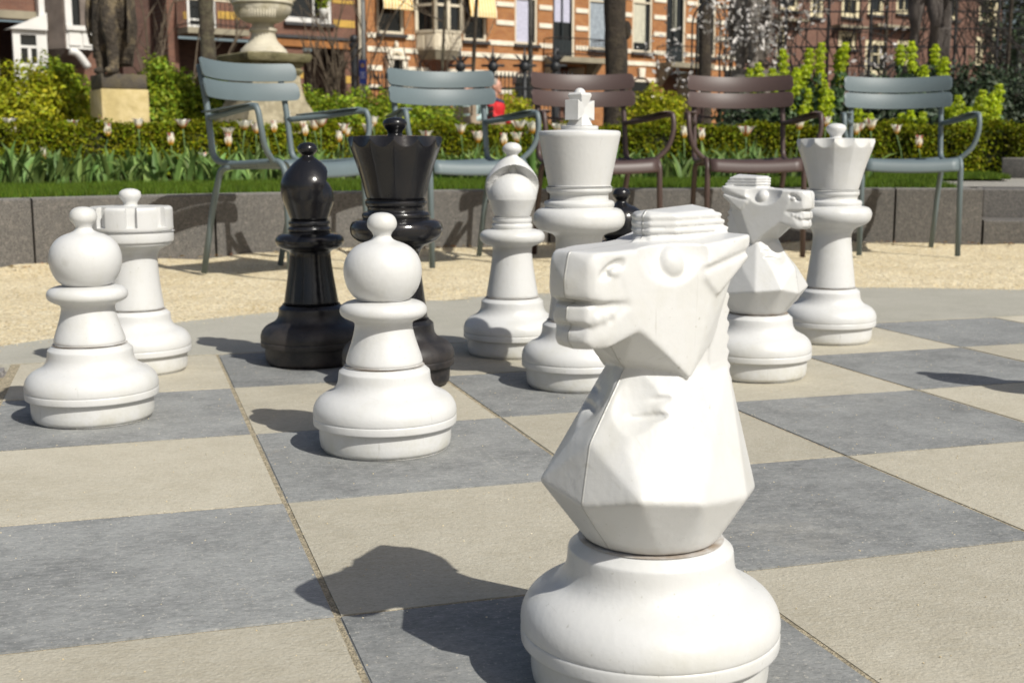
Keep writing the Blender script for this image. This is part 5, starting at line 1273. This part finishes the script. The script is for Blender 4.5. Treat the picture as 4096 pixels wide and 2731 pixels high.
MB().hull(bay_ring(zb1 + .095, .93) + bay_ring(zb1 + 3.2, .93)).obj('pane', GLASS, bw)
rg = bay_ring(0, .98)
for i, (a, b) in enumerate(((0, 1), (1, 2), (2, 3))):
    A, B_ = Vector(rg[a]), Vector(rg[b])
    for k in ((0, .5, 1) if i == 1 else (0, 1)):
        P_ = A.lerp(B_, k); MB().box((P_.x, P_.y, zb1 + 1.65), (.13, .13, 3.1)).obj('bay_post', BEIGEP, bw)
    M_ = (A + B_) / 2; an = math.atan2(B_.y - A.y, B_.x - A.x)
    MB().box((M_.x, M_.y, zb1 + .95), ((B_ - A).length - .14, .07, .09), an).obj('bay_transom', BEIGEP, bw)
    nx = Vector((math.sin(an), -math.cos(an), 0)); 
    if nx.y > 0: nx = -nx
    v = [A + Vector((0, 0, zb1 + 2.9)), B_ + Vector((0, 0, zb1 + 2.9)), B_ + nx * .35 + Vector((0, 0, zb1 + 1.55)), A + nx * .35 + Vector((0, 0, zb1 + 1.55)), A + nx * .36 + Vector((0, 0, zb1 + 1.38)), B_ + nx * .36 + Vector((0, 0, zb1 + 1.38))]
    mk('awning', v, [(0, 1, 2, 3), (3, 2, 5, 4)], AWNING, bw)
    for k in (.24, .76):
        P_ = A.lerp(B_, k) + nx * .02; MB().box((P_.x, P_.y, (zb0 + zb1) / 2), ((B_ - A).length * .36, .05, (zb1 - zb0) * .72), an).obj('bay_panel', BEIGEP, bw)
# stone portal
s0, s1 = F1.s_(884), F1.s_(934); zt = F1.z_(908, 113); sm_ = (s0 + s1) / 2; pz = F1.z_(908, 138)
po = MB()
for a in (-1, 1): po.box((sm_ + a * (s1 - s0) * .32, -.14, (GZ + pz) / 2), (.20, .26, pz - GZ))
po.box((sm_, -.16, pz + .06), ((s1 - s0) * .98, .34, .12))
po.tube([(sm_ + (s1 - s0) * .30 * math.cos(PI * i / 14), -.15, pz + .12 + (zt - pz - .2) * math.sin(PI * i / 14)) for i in range(15)], .10, 8)
po = po.obj('stone_portal', BANDW, h1, auto=40)
mk('portal_tympanum', [(sm_ + (s1 - s0) * .30 * math.cos(PI * i / 14), -.05, pz + .12 + (zt - pz - .2) * math.sin(PI * i / 14)) for i in range(15)] + [(sm_, -.05, pz + .12)], [(i, 15, i + 1) for i in range(14)], LINTEL, po)
MB().ball((sm_, -.16, zt + .12), (.08, .08, .14), 10).obj('portal_finial', BANDW, po, True)
fbox(sm_ - (s1 - s0) * .22, sm_ + (s1 - s0) * .22, GZ, pz - .02, -.0, .03).obj('portal_door', DKGREEN, po)
# bands, broken at the openings
for x, y in ((1252, 18.5), (1252, 60), (1160, 100), (1185, 131), (1167, 170), (1167, 211), (1252, -24), (1252, -66), (1252, -108)):
    z = F1.z_(x, y); hb = .085; iv = [(SL + .02, SRr - .05)]
    cutl = [(h[0] - .06, h[1] + .06) for h in holes if h[2] - .08 < z < h[3] + .08] + [(F1.s_(956) - .04, F1.s_(1056) + .04)] * (y < 131) + [(F1.s_(880), F1.s_(938))] * (y > 131)
    if y == 18.5 or y == 60: iv = [(F1.s_(1140), SRr - .05)]
    for a, b in cutl:
        nv_ = []
        for p_, q_ in iv:
            if b <= p_ or a >= q_: nv_.append((p_, q_)); continue
            if a > p_: nv_.append((p_, a))
            if b < q_: nv_.append((b, q_))
        iv = nv_
    for a, b in iv:
        if b - a > .15: fbox(a, b, z - hb, z + hb, .004, .045).obj('stone_band', BANDW, h1)
wall_cells(SL, SRr, GZ - .3, ZT, holes, .35).obj('wall', BR_ORANGE, h1)
MB().box(((SL + SRr) / 2, 1.2, ZT + .2), (SRr - SL, 3.0, .3)).obj('roof', SLATE, h1)
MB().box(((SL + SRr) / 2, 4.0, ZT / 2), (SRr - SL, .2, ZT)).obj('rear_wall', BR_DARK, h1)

# ---- brown brick house left of it
F2 = Facade(PA); h2 = F2.root('brick_house', 'brown brick house with white window and dark porch behind the vase')
holes = []; SL, SRr = F2.s_(397), F2.s_(821)
w_, e = window(F2, h2, 664, 769, 54, -110, WPAINT, .17, None, (.62,), (), True, .16, holes=holes)
zfl = F2.z_(720, 40); pot = MB().lathe([(0, 0), (.10, 0), (.14, .26), (.15, .30), (0, .30)], 14, (e[0] + (e[1] - e[0]) * .80, -.02, e[2] + .18)).obj('flower_pot', WPAINT, w_, True)
r_ = np.random.default_rng(4); P_ = np.array([[e[0] + (e[1] - e[0]) * .80, -.02, e[2] + .85]]) + r_.normal(0, 1, (260, 3)) * np.array([[.13, .07, .22]]); V_, Fc = leaf_cloud(P_, r_.normal(size=(260, 3)), (.04, .07), r_); fast_mesh('pot_leaves', V_, Fc, SHRUB, w_)
P_ = np.array([[e[0] + (e[1] - e[0]) * .79, -.10, e[2] + .95]]) + r_.normal(0, 1, (40, 3)) * np.array([[.09, .03, .14]]); V_, Fc = leaf_cloud(P_, r_.normal(size=(40, 3)), (.05, .07), r_); fast_mesh('pot_flowers', V_, Fc, MAT('pink_flower', (.6, .12, .22), .6, island=.4), w_)
w_, e = window(F2, h2, 441, 508, 68, -110, WPAINT, .12, None, (.5,), (.12,), False, .16, holes=holes, name='french_window')
s0, s1, zf, zr = F2.s_(418), F2.s_(556), F2.z_(490, 72), F2.z_(490, 10)
bal = MB().box(((s0 + s1) / 2, -.45, zf - .09), (s1 - s0, .88, .18)).obj('balcony', LINTEL, h2); rl = MB()
for a, b in (((s0, -.03), (s0, -.86)), ((s0, -.86), (s1, -.86)), ((s1, -.86), (s1, -.03))):
    nb = int(math.hypot(b[0] - a[0], b[1] - a[1]) / .15)
    for i in range(nb + 1): k = i / nb; rl.tube([(a[0] + (b[0] - a[0]) * k, a[1] + (b[1] - a[1]) * k, zf), (a[0] + (b[0] - a[0]) * k, a[1] + (b[1] - a[1]) * k, zr)], .012, 4)
    rl.tube([(a[0], a[1], zf + .1), (b[0], b[1], zf + .1)], .018, 4)
rl.obj('railing', IRON, bal); tp = MB()
for a, b in (((s0, -.86), (s1, -.86)), ((s0, -.03), (s0, -.86)), ((s1, -.86), (s1, -.03))): tp.tube([(a[0], a[1], zr), (b[0], b[1], zr)], .035, 6)
tp.obj('handrail', BEIGEP, bal)
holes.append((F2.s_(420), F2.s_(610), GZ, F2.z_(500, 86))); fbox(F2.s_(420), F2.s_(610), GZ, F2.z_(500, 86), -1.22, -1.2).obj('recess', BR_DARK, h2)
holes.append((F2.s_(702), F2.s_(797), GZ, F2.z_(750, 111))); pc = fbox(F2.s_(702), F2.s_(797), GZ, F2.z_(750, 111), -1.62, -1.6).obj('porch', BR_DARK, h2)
MB().box(((F2.s_(702) + F2.s_(797)) / 2, 1.5, GZ + 1.1), (1.1, .06, 2.2)).obj('front_door', DKGREEN, pc)
fbox(F2.s_(640), F2.s_(812), F2.z_(720, 110), F2.z_(720, 94), .01, .10).obj('beam', RUST, h2)
fbox(F2.s_(638), F2.s_(814), F2.z_(720, 91), F2.z_(720, 84), .01, .16).obj('string_course', SLATE, h2)
for y0, x0, x1 in ((33, 434, 440), (41, 434, 440), (33, 512, 560), (41, 512, 560), (52, 772, 820), (60, 772, 820), (6, 772, 820), (168, 690, 701), (176, 690, 701), (180, 798, 820), (188, 798, 820)):
    fbox(F2.s_(x0), F2.s_(x1), F2.z_((x0 + x1) / 2, y0) - .06, F2.z_((x0 + x1) / 2, y0) + .06, .004, .02).obj('yellow_band', BANDY, h2)
wall_cells(SL, SRr, GZ - .3, ZT, holes, .35).obj('wall', BR_BROWN, h2)
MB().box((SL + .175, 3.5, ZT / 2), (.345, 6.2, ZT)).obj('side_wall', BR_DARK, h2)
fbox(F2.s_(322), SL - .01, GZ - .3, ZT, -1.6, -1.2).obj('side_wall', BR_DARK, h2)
MB().box(((SL + SRr) / 2, 1.2, ZT + .2), (SRr - SL, 3.0, .3)).obj('roof', SLATE, h2)
pipe = F2.s_(829); dp = thing('drainpipe', 'pale grey drainpipe between the brown and the orange house', 'drainpipe', F2.P); dp.rotation_euler = (0, 0, math.atan2(FU.y, FU.x))
MB().tube([(pipe, -.12, GZ), (pipe, -.12, 9.5)], .085, 10).obj('pipe', BEIGEP, dp, True)
for z in (2, 4, 6): MB().lathe([(.10, 0), (.11, .02), (.11, .08), (.10, .10)], 12, (pipe, -.12, z)).obj('collar', BEIGEP, dp, True)
fbox(F2.s_(822), F2.s_(845), GZ, ZT, -.35, -.02).obj('party_wall', BR_BROWN, h2)

# ---- house with white bay on the far left
F3 = Facade(PA - FN * 2.0); h3 = F3.root('brick_house', 'dark house with white bay window and white porch at the upper left'); holes = []
SL, SRr = F3.s_(-160), F3.s_(400)
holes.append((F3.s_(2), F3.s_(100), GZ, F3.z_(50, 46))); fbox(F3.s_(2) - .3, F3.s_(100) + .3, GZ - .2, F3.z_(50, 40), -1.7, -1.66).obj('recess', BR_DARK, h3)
fbox(F3.s_(-20), F3.s_(101), F3.z_(50, 45), F3.z_(50, 27), .01, .14).obj('lintel', LINTEL, h3)
pw = MB()                                                     # white porch front with a window in it
s0, s1 = F3.s_(38), F3.s_(115); z1, z0 = F3.z_(75, 72), GZ; zw0, zw1 = F3.z_(72, 148), F3.z_(72, 83); sa, sb = F3.s_(55), F3.s_(91)
for a, b, c, d in ((s0, sa, z0, z1), (sb, s1, z0, z1), (sa, sb, z0, zw0), (sa, sb, zw1, z1)): pw.box(((a + b) / 2, -.30, (c + d) / 2), (b - a, .12, d - c))
pw = pw.obj('white_porch', WPAINT, h3)
MB().hull([(s0 - .1, -.5, z1), (s1, -.5, z1 + .52), (s1, -.5, z1), (s0 - .1, .2, z1), (s1, .2, z1 + .52), (s1, .2, z1)]).obj('porch_roof', WPAINT, pw)
MB().box(((sa + sb) / 2, -.27, (zw0 + zw1) / 2), (sb - sa, .02, zw1 - zw0)).obj('pane', GLASS, pw)
MB().box(((sa + sb) / 2, -.31, zw0 + (zw1 - zw0) * .58), (sb - sa, .06, .08)).obj('glazing_bar', WPAINT, pw)
MB().box((sa + (sb - sa) * .55, -.305, zw0 + (zw1 - zw0) * .28), (.10, .05, (zw1 - zw0) * .50)).obj('glazing_bar', WPAINT, pw)
fbox(F3.s_(101), F3.s_(114), F3.z_(108, 72), ZT, .02, .34).obj('white_post', WPAINT, h3)
# wooden bay
sb0, sb1 = F3.s_(113), F3.s_(214); zb0, zb1 = F3.z_(165, 118), F3.z_(165, 75); bO = .9; sc0 = F3.s_(146); sc1 = sb1 - .1
by = MB().hull([(sb0, -.01, zb0), (sb1, -.01, zb0), (sc0, -bO, zb0), (sc1, -bO, zb0), (sb0, -.01, zb1), (sb1, -.01, zb1), (sc0, -bO, zb1), (sc1, -bO, zb1)]).obj('bay_window', WPAINT, h3)
MB().hull([(sb0, -.02, zb1 + .02), (sb1, -.02, zb1 + .02), (sc0 + .02, -bO + .04, zb1 + .02), (sc1, -bO + .04, zb1 + .02), (sb0, -.02, ZT), (sb1, -.02, ZT), (sc0 + .02, -bO + .04, ZT), (sc1, -bO + .04, ZT)]).obj('pane', GLASS, by)
A, B_ = Vector((sb0, -.02, 0)), Vector((sc0, -bO, 0)); M_ = (A + B_) / 2; an = math.atan2(B_.y - A.y, B_.x - A.x)
MB().box((M_.x - .02, M_.y - .02, (zb0 + ZT) / 2), ((B_ - A).length, .06, ZT - zb0), an).obj('side_panel', BAY_GREY, by)  # shaded flank of the white bay, its shade painted as grey
for xa, xb, mt in ((146, 161, WPAINT), (179, 209, BAY_GREY), (209, 214, WPAINT)): MB().box(((F3.s_(xa) + F3.s_(xb)) / 2, -bO - .01, (zb1 + ZT) / 2), (F3.s_(xb) - F3.s_(xa), .10, ZT - zb1)).obj('bay_post', mt, by)
MB().box(((sc0 + sc1) / 2, -bO - .03, zb1 + .05), (sc1 - sc0, .16, .14)).obj('bay_sill', WPAINT, by)
for xa, xb in ((152, 178), (183, 208)): MB().box(((F3.s_(xa) + F3.s_(xb)) / 2, -bO - .02, (zb0 + zb1) / 2), (F3.s_(xb) - F3.s_(xa), .05, (zb1 - zb0) * .66)).obj('bay_panel', WPAINT, by)
MB().hull([(sb0, -.02, zb0 - .01), (sb1, -.02, zb0 - .01), (sc0, -bO, zb0 - .01), (sc1, -bO, zb0 - .01), (sb0 + .3, -.02, zb0 - .5), (sb1 - .3, -.02, zb0 - .5)]).obj('bay_underside', BAY_GREY, by)
MB().tube(_old_bez([(F3.s_(147), -1.15, F3.z_(147, 124)), (F3.s_(165), -1.15, F3.z_(165, 131)), (F3.s_(188), -1.1, F3.z_(188, 160))], 5), .12, 8).obj('white_scroll', WPAINT, by, True)
wall_cells(SL, SRr, GZ - .3, ZT, holes, .35).obj('wall', BR_BROWN, h3)
MB().box(((SL + SRr) / 2, 1.2, ZT + .2), (SRr - SL, 3.0, .3)).obj('roof', SLATE, h3)

# ---- darker brick house on the right, cream windows
F4 = Facade(PA + FU * .0); h4 = F4.root('brick_house', 'dusky brick house with cream window frames behind the trellis'); holes = []
SL, SRr = F4.s_(1692), F4.s_(2285)
for xa, xb, ya, yb, mu, tr_ in ((1712, 1742, -40, 60, (.5,), (.5,)), (1776, 1824, -60, 24, (.5,), ()), (1776, 1800, 60, 150, (), (.6,)), (1921, 1962, -60, 40, (.5,), (.45,)), (1980, 2016, -60, 34, (), ()), (2044, 2082, -60, 32, (.5,), ()), (1916, 1958, 72, 112, (.2, .4, .6, .8), ()), (1978, 2028, 92, 172, (.33, .66), (.60,)), (2050, 2078, 92, 150, (.5,), (.6,)), (2232, 2258, -60, 50, (), (.5,)), (2229, 2246, 83, 150, (), ()), (1850, 1880, -60, 40, (.5,), ()), (2150, 2185, -60, 45, (.5,), (.5,)), (2140, 2170, 85, 150, (.5,), (.6,))):
    window(F4, h4, xa, xb, yb, ya, CREAM, .20, None, mu, tr_, True, .16, holes=holes)
for x0, x1, y in ((1900, 1965, 66), (1985, 2090, 66), (1760, 1830, 50)): fbox(F4.s_(x0), F4.s_(x1), F4.z_((x0 + x1) / 2, y), F4.z_((x0 + x1) / 2, y - 6), .01, .5).obj('cornice', LINTEL, h4)
fbox(F4.s_(2258), F4.s_(2270), GZ, ZT, .01, .2).obj('corner_pilaster', CREAM, h4)
wall_cells(SL, SRr, GZ - .3, ZT, holes, .35).obj('wall', BR_PINK, h4)
MB().box(((SL + SRr) / 2, 1.2, ZT + .2), (SRr - SL, 3.0, .3)).obj('roof', SLATE, h4)
MB().box((SRr - .2, 3.5, ZT / 2), (.35, 6.2, ZT)).obj('side_wall', BR_PINK, h4)

# ------------------------------------------------------------------ street furniture
fe = thing('iron_fence', 'black iron railing with spiked finials in front of the orange house', 'fence', basep(845, 27, GZ), -YAW); kf = PXK / FPX * 27
for z in (zpx(207, 27) - GZ, .25): MB().tube([(0, 0, z), (470 * kf, 0, z)], .03, 5).obj('rail', IRON, fe)
n = 0
for x in np.arange(0, 470, 9.0):
    z1 = zpx(184, 27) - GZ; xx = x * kf; mb = MB().tube([(xx, 0, .1), (xx, 0, z1)], .012, 5)
    mb.hull([(xx - .035, 0, z1), (xx + .035, 0, z1), (xx, .015, z1), (xx, -.015, z1), (xx, 0, z1 + .17)]); mb.obj('spear', IRON, fe)
for x in (214, 288, 360, 430):
    xx = x * kf; z1 = zpx(158, 27) - GZ; mb = MB().tube([(xx, .03, 0), (xx, .03, z1)], .05, 8); mb.ball((xx, .03, z1), .12, 10); mb.tube([(xx, .03, z1), (xx, .03, z1 + .45)], [.05, .006], 6)
    mb.tube([(xx - .25, .03, z1 + .02), (xx + .25, .03, z1 + .02)], .03, 5)
    for a in range(6): mb.tube([(xx, .03, z1 + .05), (xx + .26 * math.cos(a * PI / 3 + .3), .03 + .2 * math.sin(a * PI / 3), z1 + .28)], [.03, .004], 5)
    mb.obj('finial_post', IRON, fe, True)
def post(label, x, d, ytop, rad, mat, name='gate_post'):
    t = thing(name, label, 'post', basep(x, d, GZ)); h = zpx(ytop, d) - GZ; MB().lathe([(rad * 1.4, 0), (rad * 1.4, .25), (rad, .3), (rad, h - .25), (rad * 1.35, h - .22), (rad * 1.35, h - .15), (rad * .8, h - .12)], 14).obj('shaft', mat, t, auto=40)
    MB().ball((0, 0, h - .04), rad * 1.15, 12).obj('ball_top', mat, t, True)
post('black iron post beside the blue sign', 818, 28, 92, .085, IRON); post('black iron post before the balcony', 1277, 29, 120, .075, IRON)
lp = thing('street_lamp', 'tall thin grey lamp pole rising left of the brown chair', 'lamp', basep(1218, 28, GZ))
MB().tube([(0, 0, 0), (0, 0, 7.2)], [.06, .045], 10).obj('pole', MAT('pole_grey', (.09, .085, .075), .6), lp, True)
MB().hull([(a * .12, b * .12, 7.2) for a in (-1, 1) for b in (-1, 1)] + [(a * .2, b * .2, 7.6) for a in (-1, 1) for b in (-1, 1)]).obj('lantern', GLASS, lp); MB().hull([(a * .22, b * .22, 7.61) for a in (-1, 1) for b in (-1, 1)] + [(0, 0, 7.85)]).obj('lantern_cap', IRON, lp)
sg = thing('street_sign', 'narrow blue sign on a grey pole left of the second chair', 'sign', basep(839, 26, GZ), -YAW); ks = PXK / FPX * 26
MB().tube([(0, .05, 0), (0, .05, 6.0)], .045, 10).obj('pole', STEEL, sg, True)
z0, z1 = zpx(196, 26) - GZ, zpx(143, 26) - GZ
MB().box((-2 * ks, 0, (z0 + z1) / 2), (16.5 * ks, .02, z1 - z0)).obj('plate', BLUE, sg, bevel=.004)
MB().lathe([(0, 0), (.045, 0), (.045, .004), (0, .004)], 16).obj('emblem', SIGNGOLD, sg).matrix_local = Matrix.Translation((-2 * ks, -.012, z1 - .11)) @ Matrix.Rotation(PI / 2, 4, 'X')
for i, wd in enumerate((.09, .07, .085)): MB().box((-2 * ks, -.012, z1 - .26 - i * .05), (wd, .004, .018)).obj('text_line', SIGNMARK, sg)

# ------------------------------------------------------------------ people and seats on the terrace behind the hedge
def back_chair(x, d, a, label):
    p = basep(x, d, GZ); return place(ch_brown, False, p.x, p.y, a, label, 'brown chairs on the terrace behind the hedge', GZ)
back_chair(1085, 18.6, 2.5, 'brown chair of the seated person in pale teal')
back_chair(1300, 17.5, .5, 'brown terrace chair seen beside the white king cross')
back_chair(1660, 17.0, .2, 'brown terrace chair left of the euphorbia, turned away')
back_chair(1725, 15.8, -.2, 'brown terrace chair below the right brown chair back')
back_chair(1560, 17.5, .1, 'brown terrace chair between the two brown armchairs')
bn = thing('wooden_bench', 'weathered wooden bench end behind the second blue chair', 'bench', basep(1062, 19.0, GZ), -YAW + 2.2)
for i in range(4): MB().box((0, -.22 + i * .13, .43), (1.5, .10, .035)).obj('seat_slat', WOOD, bn, bevel=.004)
for i in range(4): MB().box((0, .30 + i * .03, .56 + i * .13), (1.5, .03, .10)).obj('back_slat', WOOD, bn, bevel=.004)
for s in (-1, 1):
    for y, h in ((-.22, .62), (.27, .98)): MB().box((s * .70, y, h / 2), (.07, .07, h)).obj('leg', WOOD, bn, bevel=.004)
    MB().box((s * .70, .02, .64), (.08, .62, .045)).obj('arm', WOOD, bn, bevel=.004)
def person(label, x, d, rz, jacket, hair, trousers, scarf=None):
    p = basep(x, d, GZ); t = thing('person', label, 'person', p, rz)
    body = MB(); body.tube([(0, .02, 1.02), (0, -.01, 1.12)], [.058, .055], 12)
    body.ball((0, -.02, 1.215), (.074, .092, .112), 20); body.hull([(0, -.128, 1.20), (.014, -.105, 1.185), (-.014, -.105, 1.185), (0, -.10, 1.24)])
    body.ball((0, -.085, 1.135), (.04, .03, .03), 10)
    for s in (-1, 1):
        body.ball((s * .076, 0, 1.205), (.012, .022, .032), 8)
        body.tube(bez([(s * .24, -.10, .74), (s * .16, -.30, .66), (s * .11, -.36, .64)], 4), [.036, .034, .032, .031, .030, .03, .029, .028, .028], 10); body.ball((s * .10, -.38, .63), (.035, .05, .022), 10)
        for q_ in range(4): body.tube([(s * (.075 + q_ * .018), -.41, .635), (s * (.072 + q_ * .018), -.455 + abs(q_ - 1.5) * .01, .625)], [.009, .007], 6)
        body.tube([(s * .065, -.37, .635), (s * .045, -.40, .63)], [.010, .008], 6)
        body.tube(bez([(s * .10, .0, .50), (s * .11, -.42, .52), (s * .11, -.46, .30), (s * .11, -.44, .05)], 4), .05, 10)
    body.ball((0, .02, .60), (.14, .11, .2), 16)
    o = body.obj('body', SKIN, t); o.parent = None; remesh(o, .011, 2); o.parent = t
    jk = MB(); jk.tube(bez([(0, .03, .50), (0, .03, .70), (0, .02, .90), (0, .02, 1.03)], 4), [.175, .175, .172, .17, .17, .175, .18, .188, .19, .18, .15, .10, .07], 20)
    for s in (-1, 1): jk.ball((s * .185, .02, .945), .072, 12); jk.tube(bez([(s * .20, .02, .95), (s * .265, -.02, .76), (s * .19, -.27, .665)], 5), [.066, .064, .062, .06, .058, .056, .053, .05, .048, .046, .044], 12)
    o = jk.obj('jacket', jacket, t); o.parent = None; remesh(o, .013, 2); o.parent = t
    tr_ = MB()
    for s in (-1, 1): tr_.tube(bez([(s * .09, .04, .50), (s * .11, -.40, .53), (s * .115, -.47, .44), (s * .115, -.455, .10)], 5), [.095] + [.088] * 5 + [.078] * 5 + [.065] * 5, 12); tr_.ball((s * .115, -.50, .04), (.045, .12, .045), 12)
    o = tr_.obj('trousers', trousers, t); o.parent = None; remesh(o, .014, 2); o.parent = t
    hr = MB(); hr.ball((0, .012, 1.245), (.084, .096, .098), 18); hr.ball((0, .05, 1.19), (.078, .06, .07), 14)
    hr.obj('hair', hair, t, True)
    if scarf: MB().tube(bez([(-.10, -.06, 1.0), (0, -.12, .96), (.10, -.07, .99), (.06, .08, 1.03), (-.08, .08, 1.03), (-.10, -.06, 1.0)], 4), .035, 8).obj('scarf', scarf, t, True)
    for s in (-1, 1): MB().ball((s * .030, -.106, 1.225), .010, 8).obj('eye', DARKC, t, True)
    return t
person('grey-haired person in a red jacket sitting behind the hedge, looking right', 1136, 19.2, -YAW + 1.45, RED, HAIR_G, DARKC, NAVY)
person('person in a pale teal jacket and dark scarf sitting behind the second blue chair', 1078, 18.75, -YAW - .5, TEAL, HAIR_D, DARKC, DARKC)
bpy.context.view_layer.update()
